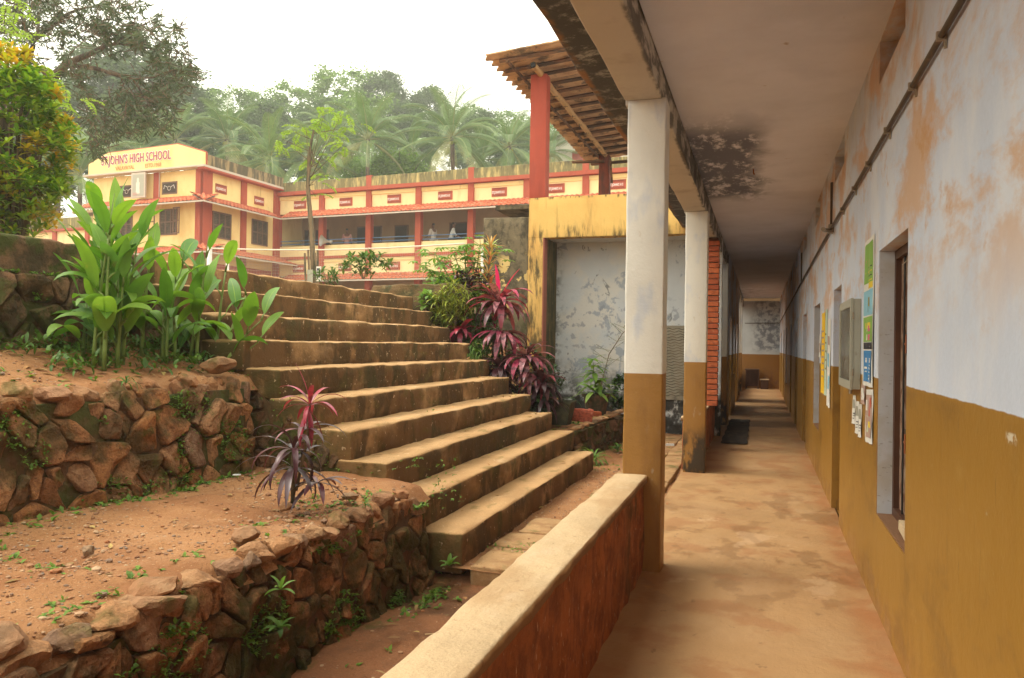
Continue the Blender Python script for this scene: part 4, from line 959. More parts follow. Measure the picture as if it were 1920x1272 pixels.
def poster(name, lab, y0, y1, z0, z1, base, blocks, cat='poster', tilt=0, mat2=None, lift=.004):
    t = thing(name, lab, cat, (XW,(y0+y1)/2,z0)); mb = MB(); n_ = 6; vs = []; fs = []
    for i in range(n_+1):
        for j in range(n_+1):
            y = y0+(y1-y0)*i/n_; z = z0+(z1-z0)*j/n_+tilt*(y-y0); c = .010*max(0,1-j/2)*abs(math.sin(i*1.1))+.003*math.sin(i*2+j)
            vs.append((XW-lift-.003-c,y,z))
    b_ = len(vs); vs += [(x+.0015,y,z) for x,y,z in vs]
    for i in range(n_):
        for j in range(n_):
            a = i*(n_+1)+j; fs.append((a,a+1,a+n_+2,a+n_+1)); fs.append((a+b_,a+n_+1+b_,a+n_+2+b_,a+1+b_))
    mb.add(vs,fs); mb.build('sheet', M[base], t, smooth=True)
    for (a,b,c,d,m_) in blocks:
        mb = MB(); ya,yb,za,zb_ = y0+(y1-y0)*a, y0+(y1-y0)*b, z0+(z1-z0)*c, z0+(z1-z0)*d
        vs = []; fs = []; e = .0025
        for i in range(5):
            for j in range(5):
                y = ya+(yb-ya)*i/4; z = za+(zb_-za)*j/4
                jj = (z-z0)/(z1-z0)*n_; ii = (y-y0)/(y1-y0)*n_
                c_ = .010*max(0,1-jj/2)*abs(math.sin(ii*1.1))+.003*math.sin(ii*2+jj); vs.append((XW-lift-.003-c_-e,y,z+tilt*(y-y0)))
        for i in range(4):
            for j in range(4): a_ = i*5+j; fs.append((a_,a_+1,a_+6,a_+5))
        b_ = len(vs); vs += [(x+.0012,y,z) for x,y,z in vs]; fs += [tuple(k+b_ for k in reversed(f)) for f in fs]
        mb.add(vs,fs); mb.build('printed_area', M[m_], t)
    return t
rp = lambda n,a,b,c,d,ms: [ (lambda y,z,w_,h_: (y,min(b,y+w_),z,min(d,z+h_),R.choice(ms)))(R.uniform(a,b-.1),R.uniform(c,d-.03),R.uniform(.1,.3),R.uniform(.02,.06)) for _ in range(n)]
poster('tall_poster', 'tall colourful poster in green, pink and blue beside the barred window', 5.29,5.77,1.31,2.27, 'paper',
    [(.08,.92,.70,.97,'p_green'),(.4,.7,.76,.86,'p_pink'),(.1,.5,.66,.70,'p_yellow'),(.08,.92,.48,.65,'p_cyan'),(.08,.92,.30,.47,'p_green'),(.2,.8,.39,.43,'p_yellow'),(.08,.92,.25,.295,'ink'),(.08,.92,.03,.24,'p_blue'),(.15,.6,.16,.18,'paper'),(.2,.8,.12,.13,'paper'),(.25,.5,.06,.08,'p_yellow')]
    +[(.15+.1*i,.2+.1*i,.50+.02*(i%3),.60,'ink' if i%2 else 'p_yellow') for i in range(6)]+[(.12,.3+.08*(i%5),.265+.0*i,.27,'paper') for i in range(2)]+[(.15,.55+.1*(i%3),.71+.03*i,.718+.03*i,'ink' if i%2 else 'p_yellow') for i in range(4)]+[(.1+.2*(i%4),.24+.2*(i%4),.31+.06*(i//4),.35+.06*(i//4),('p_red','p_pink','paper','p_blue')[i%4]) for i in range(8)]+[(.15,.4+.1*(i%4),.05+.022*i,.058+.022*i,'paper') for i in range(7)])
poster('torn_poster', 'faded red and pink poster pasted below the tall colourful one', 5.27,5.60,.96,1.30, 'paper',
    [(.1,.9,.1,.9,'p_dull'),(.15,.5,.5,.85,'p_red'),(.5,.85,.2,.5,'p_mint'),(.2,.5,.15,.4,'p_yellow'),(.55,.85,.6,.8,'paper')], tilt=-.05)
poster('small_poster', 'small tattered pinkish sheet left of the faded red poster', 5.66,5.86,1.18,1.31, 'p_dull', [(.2,.8,.2,.8,'paper')])
for k,(a,b,c,d,lab) in enumerate([(6.20,6.37,1.0,1.21,'leftmost white printed sheet hanging below the notice box'),(5.98,6.16,.95,1.18,'middle white photocopied sheet below the notice box'),(5.83,5.96,.94,1.17,'rightmost white photocopied sheet below the notice box')]):
    poster('notice_sheet', lab, a,b,c,d, 'paper', [(.15,.85,.55,.85,'grey_paint'),(.15,.8,.35,.38,'ink'),(.15,.7,.27,.29,'ink'),(.15,.75,.18,.2,'ink')], 'notice', -.06)['group'] = 'sheets below the notice box'
poster('yellow_notice', 'long bright yellow notice on the far side of the open doorway', 9.15,9.62,1.05,1.95, 'p_gold', [(.2,.8,.2+.08*i,.22+.08*i,'p_dull') for i in range(8)], 'notice')
poster('mint_notice', 'pale green hanging notice beside the yellow one', 8.84,9.10,1.05,1.97, 'p_mint', [(.25,.75,.3+.1*i,.32+.1*i,'cork') for i in range(5)], 'notice')
poster('blue_white_poster', 'torn white and blue poster nearest the open doorway', 8.42,8.78,.95,1.85, 'paper', [(.2,.6,.2,.35,'p_cyan'),(.3,.8,.45,.6,'p_cyan'),(.2,.7,.7,.8,'p_dull')], 'notice', .04)
poster('wall_scrap', 'torn pinkish paper scrap beside the far window', 9.75,9.95,1.45,1.72, 'paper', [(.3,.8,.2,.6,'p_dull')], 'notice')

mb = MB(); vs = []; fs = []; n_ = 14
for i in range(n_+1):
    for j in range(n_+1):
        x = -.60+.40*i/n_; y = 12.9+4.3*j/n_; vs.append((x+.01*math.sin(j*2.),y,.016+.012*(noise.noise(Vector((x*9,y*3,0)))+.5)))
for i in range(n_):
    for j in range(n_): a = i*(n_+1)+j; fs.append((a,a+n_+1,a+n_+2,a+1))
b_ = len(vs); vs += [(x,y,z-.008) for x,y,z in vs]; fs += [tuple(k+b_ for k in reversed(f)) for f in list(fs)]
mb.add(vs,fs); o = mb.build('floor_mat', M['mat_dark'], smooth=True); tag(o, 'dark worn mat lying along the left side of the corridor', 'mat')
tb = thing('wooden_desk', 'small dark wooden desk with arched opening against the end wall', 'desk', (-.3,30.55,0))
mb = MB(); mb.rbox(-.57,-.05,30.30,30.95,.70,.74, step=.2, r=.006, amp=.001); mb.build('desk_top', M['wood_dark'], tb)
for x in (-.54,-.11):
    for y in (30.33,30.88): mb = MB(); mb.box(x,x+.05,y,y+.05,.01,.70); mb.build('leg', M['wood_dark'], tb)
mb = MB(); mb.box(-.49,-.11,30.34,30.36,.10,.15); mb.box(-.49,-.11,30.90,30.915,.12,.70)
for i in range(8):
    t0,t1 = PI*i/8,PI*(i+1)/8
    mb.add([(-.30+.19*math.cos(t),30.345,.50+z) for t,z in ((t0,.12*math.sin(t0)),(t1,.12*math.sin(t1)))]+[(-.30+.19*math.cos(t1),30.345,.695),(-.30+.19*math.cos(t0),30.345,.695)], [(0,1,2,3)])
mb.build('arched_front', M['wood_dark'], tb)
sb = thing('wooden_stool', 'low brown wooden stool box beside the dark desk', 'stool', (.1,30.5,0))
mb = MB(); mb.rbox(-.02,.30,30.28,30.72,.34,.375, step=.2, r=.006, amp=.001); mb.build('seat', M['pale_wood'], sb)
mb = MB(); mb.box(.0,.28,30.30,30.70,.01,.34); mb.build('box_body', M['wood_dark'], sb)

# ------------------------------------------------------------------ school across the yard (local frame: x along facade, -y towards the steps)
sc_rz = math.atan2(-.0744,.9972); SCP = (-23.95,34.82,0)
sh = thing('school_building', 'two storey yellow and red school with tiled eaves, open verandahs and painted name board', 'school building', SCP, sc_rz)
def sp(name, mb, m_, par=None, **k): return mb.build(name, m_, par or sh, local=True, **k)
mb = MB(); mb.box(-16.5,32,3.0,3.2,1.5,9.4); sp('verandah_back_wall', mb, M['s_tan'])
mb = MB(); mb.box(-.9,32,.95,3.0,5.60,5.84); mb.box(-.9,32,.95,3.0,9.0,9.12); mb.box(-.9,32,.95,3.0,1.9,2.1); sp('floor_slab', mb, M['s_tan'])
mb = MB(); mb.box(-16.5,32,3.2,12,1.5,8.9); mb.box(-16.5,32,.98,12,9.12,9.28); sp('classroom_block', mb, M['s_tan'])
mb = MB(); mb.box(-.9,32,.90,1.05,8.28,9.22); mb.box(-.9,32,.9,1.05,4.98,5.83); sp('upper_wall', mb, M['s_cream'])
mb = MB(); mb.box(-.9,32,.84,.9-.003,9.02,9.20); mb.box(-.9,32,.85,.9-.003,5.66,5.72); sp('cornice', mb, M['s_yellow'])
mb = MB(); mb.rbox(-.9,32,.80,.96,9.42,9.95, step=.5, r=.02, amp=.02); sp('roof_parapet', mb, M['s_parapet'])
mb = MB(); mb.box(-.9,32,.62,1.0,9.24,9.42); sp('parapet_band', mb, M['s_red'])
mb = MB(); mb.box(-.9,32,.92,1.04,5.98,6.55); sp('balcony_wall', mb, M['s_cream'])
mb = MB(); mb.box(-.9,32,.80,1.06,5.84,5.98); sp('balcony_band', mb, M['s_red'])
US = [-.9+2.864*k for k in range(12)]
for u in US:
    mb = MB(); mb.box(u-.15,u+.15,.78,1.08,2.0,10.0 if round((u+.9)/2.864)%2 == 0 or u < 0 else 9.30); sp('pillar', mb, M['s_red'])
def tiles(name, u0, u1, v0, z0, v1, z1, axis='u', flip=1):
    """tiled eave from outer line (v0,z0) up to the wall line (v1,z1)"""
    mb = MB(); rows = 4; n_ = int((u1-u0)/.075); 
    for r_ in range(rows):
        a0,a1 = r_/rows, (r_+1)/rows+.03; vs = []; fs = []; 
        for i in range(n_+1):
            u = u0+(u1-u0)*i/n_; w_ = .022*math.cos(i*2*PI/3.2)
            for a,dz in ((a0,.045),(min(1,a1),.0)):
                v = v0+(v1-v0)*a; z = z0+(z1-z0)*a+dz+w_
                vs.append((u,v,z) if axis == 'u' else (v,u,z))
        for i in range(n_): fs.append((i*2,i*2+2,i*2+3,i*2+1))
        b_ = len(vs); vs += [(x,y,z-.03) for x,y,z in vs]; fs += [tuple(k+b_ for k in reversed(f)) for f in fs] + [(i*2,i*2+b_,i*2+2+b_,i*2+2) for i in range(n_)]
        mb.add(vs, fs, R.random())
    o = sp(name, mb, M['s_tile']); mb = MB()
    if axis == 'u': mb.box(u0,u1,v0-.02,v0+.02,z0-.085,z0-.02); mb.add([(u0,v0,z0-.06),(u1,v0,z0-.06),(u1,v1,z1-.08),(u0,v1,z1-.08)],[(0,1,2,3)])
    else: mb.box(min(v0,v0-.03*flip*-1),max(v0,v0+.03*flip),u0,u1,z0-.085,z0-.02); mb.add([(v0,u0,z0-.06),(v0,u1,z0-.06),(v1,u1,z1-.08),(v1,u0,z1-.08)],[(0,1,2,3)])
    sp('fascia', mb, M['s_white'], o)
    return o
tiles('tiled_eave', .0, 32, .0, 7.93, .88, 8.40)
tiles('tiled_eave', .0, 32, .0, 4.66, .88, 5.05)
def vent(u, z, w_=.78, h_=.42, front=.9, axis=None):
    mb = MB(); fx = (lambda a,b,c,d,e,f: mb.box(a,b,c,d,e,f))
    if axis is None: mb.box(u-w_/2,u+w_/2,front-.035,front-.003,z-h_/2,z+h_/2)
    else: mb.box(axis+.003,axis+.035,u-w_/2,u+w_/2,z-h_/2,z+h_/2)
    o = sp('ventilator_panel', mb, M['s_red']); mb = MB(); n_ = 7
    for zz in (z+h_*.36, z-h_*.36):                       # dark strips stand for the shade in pierced rows above and below the lettering
        mb = MB(); pts = [(u-w_*.42+w_*.84*i/24, zz+.028*(1 if i%4 in (1,2) else -1)) for i in range(25)]
        mb.tube([((c,front-.037,q) if axis is None else (axis+.037,c,q)) for c,q in pts], .008, 4); sp('pierced_shade_strip', mb, M['s_dark'], o)
    mb = MB()
    if axis is None: text_mesh(mb, "ST.JOHN'S H S", .165, (u-w_*.47,front-.042,z-.07), (1,0,0), (0,0,1), .004, .62, .004)
    else: text_mesh(mb, "ST.JOHN'S H S", .165, (axis+.042,u-w_*.47,z-.07), (0,1,0), (0,0,1), .004, .62, .004)
    sp('lettering', mb, M['s_letter'], o)
for k in range(11):
    u = -.9+2.864*k+1.45; vent(u, 8.74); vent(u, 5.37)
for k in range(11):
    u0,u1 = US[k]+.15, US[k+1]-.15
    for z in (6.66,6.84):
        mb = MB(); mb.tube([(u0,.98,z),(u1,.98,z)], .022, 6); sp('balcony_rail', mb, M['s_blue'])
for (a,b,zt) in ((-.7,-.38,7.75),(.05,.92,7.72),(2.75,3.45,7.78),(3.7,4.3,7.78),(5.1,5.92,7.76),(8.35,9.42,7.76),(11.6,12.5,7.76),(14.6,15.5,7.76),(18,18.9,7.7),(21,21.9,7.7)):
    for z0,zz in ((5.9,zt),(2.1,zt-3.75)):
        mb = MB(); mb.box(a,b,2.93,2.997,z0,zz); d_ = sp('classroom_door', mb, M['s_louvre']); mb = MB(); mb.box(a+.07,b-.07,2.915,2.928,z0,zz-.07); sp('door_shade_panel', mb, M['s_dark'], d_)  # solid dark panel painted in for the shaded doorway
# front wing with the name board: x -8.05..-.9, y -4.5..1
mb = MB(); mb.box(-8.05,-.9,-4.5,3.0,1.9,9.60); sp('front_wing', mb, M['s_yellow'])
mb = MB(); mb.box(-8.3,-.85,-4.95,-4.5,9.62,9.70); mb.box(-.9,-.45,-4.95,.9,9.60,9.70); sp('roof_ledge', mb, M['s_white'])
mb = MB(); mb.rbox(-.62,-.50,-4.8,.8,9.70,10.22, step=.5, r=.02, amp=.02); sp('roof_parapet', mb, mat('black_mould_parapet', (.30,.22,.11), [dict(c=(.07,.06,.035), s=(4,4,.8), lo=.4, hi=.55, amt=.9, d=8)]))
mb = MB(); mb.box(-.88,-.46,-4.9,.8,9.52,9.62); sp('parapet_band', mb, M['s_red'])
# gabled name board
bx = [(-8.05,9.70),(-.50,9.70),(-.50,10.28),(-2.2,10.80),(-6.8,10.72),(-8.05,10.25)]
mb = MB(); n_ = len(bx); mb.add([(u,-4.82,z) for u,z in bx]+[(u,-4.66,z) for u,z in bx], [tuple(range(n_)),tuple(range(2*n_-1,n_-1,-1))]+[(i,i+n_,(i+1)%n_+n_,(i+1)%n_) for i in range(n_)])
nbd = sp('name_board', mb, M['s_yellow'])
mb = MB()
for (a,b) in zip(bx[2:],bx[3:]+[]): mb.tube([(a[0],-4.74,a[1]+.01),(b[0],-4.74,b[1]+.01)], .05, 6)
mb.tube([(-.5,-4.74,9.7),(-.5,-4.74,10.3)], .05, 6); mb.tube([(-8.05,-4.74,9.7),(-8.05,-4.74,10.27)], .05, 6); sp('board_edging', mb, M['s_red'], nbd)
mb = MB(); text_mesh(mb, "ST.JOHN'S HIGH SCHOOL", .62, (-7.15,-4.832,10.13), (1,0,0), (0,0,1), .006, .635, .032); sp('lettering_outline', mb, M['s_letter'], nbd)
mb = MB(); text_mesh(mb, "ST.JOHN'S HIGH SCHOOL", .62, (-7.15,-4.842,10.13), (1,0,0), (0,0,1), .006, .635, .006); sp('lettering', mb, M['s_letter_red'], nbd)
mb = MB(); text_mesh(mb, "VALAVAYAL", .27, (-6.2,-4.83,9.82), (1,0,0), (0,0,1), .005, .85, .004); text_mesh(mb, "ESTD.1968", .27, (-4.25,-4.83,9.82), (1,0,0), (0,0,1), .005, .85, .004); sp('small_lettering', mb, M['s_letter_dim'], nbd)
for (a,b,c,d) in ((-1.30,-.82,-4.58,-4.42),(-.98,-.80,-4.58,-4.0),(-.98,-.80,-1.98,-1.62),(-.98,-.80,.5,.95)):
    mb = MB(); mb.box(a,b,c,d,1.9,9.6); sp('pillar', mb, M['s_red'])
mb = MB(); mb.box(-3.97,-3.60,-4.56,-4.45,8.35,9.6); sp('pillar', mb, M['s_red'])
tiles('tiled_eave', -8.3, .0, -5.35, 7.95, -4.45, 8.38)
tiles('tiled_eave', -5.37, .0, .0, 7.93, -.88, 8.36, axis='v')
tiles('tiled_eave', -8.3, .45, -5.75, 5.55, -4.45, 6.0)
tiles('tiled_eave', -5.75, .85, .45, 5.55, -.88, 6.0, axis='v')
mb = MB(); mb.tube([(0.02,-5.37,7.98),(-.9,-4.48,8.44)], .07, 6); mb.tube([(.45,-5.75,5.60),(-.9,-4.48,6.06)], .07, 6); sp('hip_ridge', mb, M['s_tile'])
vent(-3.35, 8.86, .74, .42, axis=-.9); vent(-.62, 8.76, .72, .42, axis=-.9)
def lwin(c, z0, z1, w_, side=None, open_=False):
    """louvred window"""
    mb = MB(); t = .06
    def bx_(a,b,e0,e1,c0,c1):
        if side is None: mb.box(a,b,-4.5-e1,-4.5-e0,c0,c1)
        else: mb.box(side+e0,side+e1,a,b,c0,c1)
    a,b = c-w_/2,c+w_/2
    for i in range(4): u = a+(w_-t)*i/3; bx_(u,u+t,.004,.06,z0,z1)
    bx_(a,b,.005,.055,z0,z0+t); bx_(a,b,.005,.055,z1-t,z1); bx_(a,b,.005,.055,(z0+z1)/2-t/2,(z0+z1)/2+t/2)
    o = sp('window', mb, M['s_louvre']); mb = MB(); bx_(a+.02,b-.02,.003,.02,z0+.02,z1-.02); sp('window_pane', mb, M['s_dark'], o)  # dark sheet stands for the unlit room behind the louvres
    mb = MB(); k = int((z1-z0)/.075)
    for i in range(k): z = z0+.04+i*.075; bx_(a+.05,b-.05,.022,.045,z,z+.032)
    sp('louvre', mb, M['s_dust'] if False else M['grey_mould'], o)
    if open_:
        for u in (a-.42,b+.04):
            mb = MB()
            for (c0,c1) in ((z0,z0+.05),(z1-.05,z1),((z0+z1)/2-.02,(z0+z1)/2+.02)): mb.box(u,u+.4,-4.85,-4.81,c0,c1)
            mb.box(u,u+.05,-4.85,-4.81,z0,z1); mb.box(u+.36,u+.4,-4.85,-4.81,z0,z1); sp('open_shutter', mb, M['s_louvre'], o)
lwin(-3.27,6.45,7.72,1.25,side=-.9); lwin(-.55,6.47,7.76,1.2,side=-.9)
lwin(-3.0,6.55,7.80,1.1,open_=True); lwin(-5.9,6.55,7.8,1.1)
for c in (-2.98,-5.75):
    mb = MB(); mb.box(c-.48,c+.48,-4.52,-4.503,8.52,9.12); o = sp('ventilator_opening', mb, M['s_louvre']); mb = MB(); mb.box(c-.40,c+.40,-4.53,-4.521,8.59,9.05); sp('vent_shade_panel', mb, M['s_dark'], o)  # dark panel stands for the shade in the vent; no hole is cut
    mb = MB(); text_mesh(mb, "M", .44, (c-.40,-4.54,8.66), (1,0,0), (0,0,1), .004, 1.5, 0) if False else None
    for s_ in (-1,1): mb = MB(); mb.tube([(c+s_*.34,-4.54,8.78),(c+s_*.29,-4.54,8.95),(c+s_*.12,-4.54,8.86)], .014, 5); sp('grille_scroll', mb, M['s_letter'], o)
    mb = MB(); mb.tube([(c+.10*math.cos(t*PI/5),-4.54,8.80+.10*math.sin(t*PI/5)) for t in range(11)], .012, 5, cap=False); sp('grille_ring', mb, M['s_dust'], o)
# lower storey of the wing is dark red brown verandah
mb = MB(); mb.box(-7.9,-1.3,-4.53,-4.503,2.1,4.6); mb.box(-.897,-.86,-3.9,.4,2.1,5.2); sp('lower_recess', mb, M['s_red'])
# far left wing
mb = MB(); mb.box(-34,-8.05,.9,3.0,1.9,8.2); sp('rear_wing', mb, M['s_cream'])
mb = MB(); mb.box(-34,-8.05,.75,.95,8.2,8.85); sp('roof_parapet', mb, M['s_parapet'])
mb = MB(); mb.box(-34,-8.05,.70,1.0,8.06,8.2); sp('parapet_band', mb, M['s_red'])
for u in (-26.4,-23.6,-20.8,-17.8,-15.,-12.2,-9.4): mb = MB(); mb.box(u-.15,u+.15,.78,1.0,2.0,8.2); sp('pillar', mb, M['s_red'])
tiles('tiled_eave', -34,-8.05, .0, 6.75, .88, 7.2)
vent(-13.6,7.62,front=.9); vent(-10.8,7.62,front=.9)
# electrical conduit down the wing, tank and small items
mb = MB(); mb.tube([(-3.55,-4.6,8.4),(-3.55,-4.6,9.6)], .02, 5); sp('wall_pipe', mb, M['s_white'])

def SP(u, v, z): # school local -> world
    c,s_ = math.cos(sc_rz),math.sin(sc_rz); return (SCP[0]+u*c-v*s_, SCP[1]+u*s_+v*c, z)
pf = thing('framed_picture', 'white framed religious picture hung high on the school wing below the name board', 'picture', SP(-4.55,-4.9,8.36), sc_rz)
mb = MB(); mb.box(-.45,.45,-.04,.04,0,1.22); mb.build('frame', M['s_white'], pf, local=True)
mb = MB(); mb.box(-.36,.36,-.05,-.042,.09,1.13); mb.build('print', M['grey_paint'], pf, local=True)
mb = MB(); mb.lathe((0,-.056,.2),[(.13,0),(.11,.3),(.12,.5),(.06,.6),(.07,.66),(.07,.72),(.02,.77)],10)
mb.v = [(x,-.052-.004*(1 if y < -.056 else 0),z) for x,y,z in mb.v]; mb.build('painted_figure', M['s_dust'], pf, local=True)
mb = MB(); mb.box(-.33,-.05,-.056,-.051,.12,.26); mb.build('painted_flowers', M['p_dull'], pf, local=True)
hn = thing('loudspeaker_horn', 'grey horn loudspeaker fixed to the upper verandah of the school', 'loudspeaker', SP(2.15,.55,6.75), sc_rz)
mb = MB()
prof = [(.30,0),(.285,.02),(.17,.16),(.10,.28),(.06,.36),(.06,.46),(.09,.48),(.09,.60),(.0,.62)]
for (r_,l) in prof: pass
vs = []; fs = []; ax_ = Vector((-.55,-.8,.05)).normalized(); a_ = ax_.cross(Vector((0,0,1))).normalized(); b2 = ax_.cross(a_); sg = 20
for (r_,l) in prof:
    for k in range(sg): t = 2*PI*k/sg; vs.append(-ax_*l+(a_*math.cos(t)+b2*math.sin(t))*r_)
for i in range(len(prof)-1):
    for k in range(sg): fs.append((i*sg+k,i*sg+(k+1)%sg,(i+1)*sg+(k+1)%sg,(i+1)*sg+k))
mb.add(vs,fs); mb.build('horn', M['horn'], hn, smooth=True, local=True)
mb = MB(); mb.tube([(.2,.3,-.05),(.3,.5,-.2)], .02, 5); mb.build('bracket', M['iron'], hn, local=True)
# ---- people on the school verandah
def person(label, u, v, face, shirt, trouser, lean=0, arm=(.35,-.1), group=None):
    base = SP(u,v,5.84); p = thing('person', label, 'person', base, sc_rz+face)
    def skin(name, V, E, m_, sub=2):
        me = bpy.data.meshes.new(name); me.from_pydata([q[0] for q in V], E, []); me.materials.append(M[m_])
        o = bpy.data.objects.new(name, me); COL.objects.link(o); o.parent = p
        md = o.modifiers.new('s','SKIN'); md.use_smooth_shade = True
        for i,q in enumerate(V):
            sv = me.skin_vertices[0].data[i]; sv.radius = q[1] if isinstance(q[1],tuple) else (q[1],q[1]); sv.use_root = (i == 0)
        o.modifiers.new('d','SUBSURF').levels = sub; o.modifiers['d'].render_levels = sub; return o
    ly = -lean
    V = [((0,0,.93),(.135,.10)),((0,ly*.4,1.15),(.125,.09)),((0,ly*.8,1.38),(.15,.10)),((0,ly,1.48),.055),((0,ly-.01,1.56),(.07,.08)),((0,ly-.015,1.66),(.075,.09)),((0,ly,1.73),(.05,.06)),
         ((.09,0,.88),.085),((.10,-.01,.48),.055),((.10,.02,.07),.035),((.10,-.13,.03),.03),((-.09,0,.88),.085),((-.10,-.01,.48),.055),((-.10,.02,.07),.035),((-.10,-.13,.03),.03),
         ((.18,ly*.9,1.40),.055),((.23,ly-.02,1.13),.042),((.20,ly-arm[0],1.13+arm[1]),.028),((.20,ly-arm[0]-.09,1.12+arm[1]),.025),
         ((-.18,ly*.9,1.40),.055),((-.23,ly-.02,1.13),.042),((-.20,ly-arm[0],1.13+arm[1]),.028),((-.20,ly-arm[0]-.09,1.12+arm[1]),.025)]
    E_ = [(0,1),(1,2),(2,3),(3,4),(4,5),(5,6),(0,7),(7,8),(8,9),(9,10),(0,11),(11,12),(12,13),(13,14),(2,15),(15,16),(16,17),(17,18),(2,19),(19,20),(20,21),(21,22)]
    skin('body', V, E_, 'skin')
    S_ = [((0,0,.86),(.165,.125)),((0,ly*.4,1.15),(.15,.115)),((0,ly*.8,1.37),(.165,.12)),((0,ly,1.45),.07),
          ((.18,ly*.9,1.40),.072),((.235,ly-.02,1.16),.06),((.22,ly-arm[0]*.5,1.14+arm[1]*.5),.048),((-.18,ly*.9,1.40),.072),((-.235,ly-.02,1.16),.06),((-.22,ly-arm[0]*.5,1.14+arm[1]*.5),.048)]
    skin('shirt', S_, [(0,1),(1,2),(2,3),(2,4),(4,5),(5,6),(2,7),(7,8),(8,9)], shirt)
    T_ = [((0,0,.90),(.15,.115)),((.095,0,.84),.10),((.105,-.01,.48),.075),((.105,.02,.10),.065),((-.095,0,.84),.10),((-.105,-.01,.48),.075),((-.105,.02,.10),.065)]
    skin('trousers', T_, [(0,1),(1,2),(2,3),(0,4),(4,5),(5,6)], trouser)
    skin('hair', [((0,ly+.035,1.64),(.072,.06)),((0,ly+.02,1.71),(.082,.09)),((0,ly+.01,1.745),(.05,.06))], [(0,1),(1,2)], 'hair')
    mb = MB(); mb.rock((0,ly-.10,1.64),.014,.02,.018,0,0,1); 
    for s_ in (-1,1): mb.rock((s_*.085,ly,1.645),.014,.02,.03,0,0,1)
    mb.build('face_detail', M['skin'], p, smooth=True, local=True)
    mb = MB()
    for s_ in (-1,1):
        mb.rock((s_*.028,ly-.095,1.665),.010,.006,.006,0,0,1)
        for k in range(5): mb.tube([(s_*.20+(k-2)*.012,ly-arm[0]-.10,1.12+arm[1]),(s_*.20+(k-2)*.014,ly-arm[0]-.15+abs(k-2)*.01,1.10+arm[1])], .006, 5)
    mb.build('fingers', M['skin'], p, smooth=True, local=True)
    return p
person('person in pink shirt standing with back turned near a classroom door', 2.62,2.2,PI+.4,'shirt_p','shirt_p',.02,(.15,-.15))
person('person in white shirt standing on the left of the pair at the railing', 8.0,1.9,-PI/2-.3,'shirt_w','dhoti',.05,(.30,-.1))
person('person in pale shirt bending over a desk on the right of the pair', 8.95,1.9,PI/2+.5,'shirt_b','trouser',.16,(.32,-.15))
mb = MB(); 
dk = thing('office_desk', 'dark desk between the two people on the school verandah', 'desk', SP(8.55,1.75,5.84), sc_rz)
mb.box(-.5,.5,-.3,.3,.72,.76); mb.build('desk_top', M['s_louvre'], dk, local=True)
for a in (-.46,.42):
    for b in (-.27,.23): mb = MB(); mb.box(a,a+.05,b,b+.05,0,.72); mb.build('leg', M['s_louvre'], dk, local=True)
# ---- volleyball net and posts
def px(x, y, t): return at(x, y, t)
A = at(393,466,27.0); B = at(872,457,23.5)
vn = thing('volleyball_net', 'white volleyball net with a slack taped top edge stretched across the yard', 'net', (A.x,A.y,2.1))
mb = MB(); N_ = 150; hh = 1.0
def npt(t, k):
    p = A.lerp(B,t); p.z = p.z-.12*math.sin(PI*t)-k*hh+.02*math.sin(t*40+k*3)*k; return p
mb.tube([npt(i/60,0) for i in range(61)], .028, 5); tp = mb.build('top_tape', M['net'], vn)
mb = MB()
for j in range(1,11): mb.tube([npt(i/75,j/10) for i in range(76)], .0022, 3, cap=False)
for i in range(N_+1): mb.tube([npt(i/N_,j/4) for j in range(5)], .0020, 3, cap=False)
mb.build('mesh', M['net'], vn)
for k,(X_,Y_,t_,lab) in enumerate(((393,466,27.05,'white post holding the left end of the net'),(427,470,26.4,'second white pole just right of the left net post'),(905,470,23.4,'white post behind the shrubs at the right end of the net'))):
    p = at(X_,Y_,t_); mb = MB(); mb.tube([(p.x,p.y,2.0),(p.x,p.y,p.z+.05)], .085 if k == 0 else .055, 8); mb.rock((p.x,p.y,p.z+.06),.09,.09,.03,0,0,1)
    o = mb.build('net_post', M['white_metal'], smooth=True); tag(o, lab, 'post', 'posts of the volleyball net')
# pale house behind the palms
hs = thing('house', 'pale cream house on the slope beyond the palms, half hidden by the lean-to', 'house', (-8.,58.,10))
c_ = at(1110,275,62)
mb = MB(); mb.box(c_.x-3,c_.x+6,c_.y,c_.y+7,6,c_.z+1.0); mb.build('wall', M['s_dust'], hs)
mb = MB(); mb.box(c_.x-3.3,c_.x+6.3,c_.y-.3,c_.y+7.3,c_.z+1.0,c_.z+1.2); mb.build('roof', M['s_white'], hs)
for d in (-1.6,1.2,3.6):
    mb = MB(); mb.box(c_.x+d,c_.x+d+1.1,c_.y-.05,c_.y-.01,c_.z-1.6,c_.z-.3); mb.build('window', M['s_red'], hs)
# ================================================================== PLANTS
def whorl(mb, p, n, L, W, el, droop, spread=.25, fold=.25, seg=6, az0=None, rv=None, peak=.45):
    a0 = R.uniform(0,6.28) if az0 is None else az0
    for i in range(n):
        t = i/max(1,n-1)
        mb.blade(p, a0+i*2.399, el[0]+(el[1]-el[0])*t+R.uniform(-spread,spread)*.5, L*R.uniform(.75,1.15), W*R.uniform(.85,1.15), droop*R.uniform(.7,1.3), seg, fold, peak, R.uniform(-.3,.3), rv)
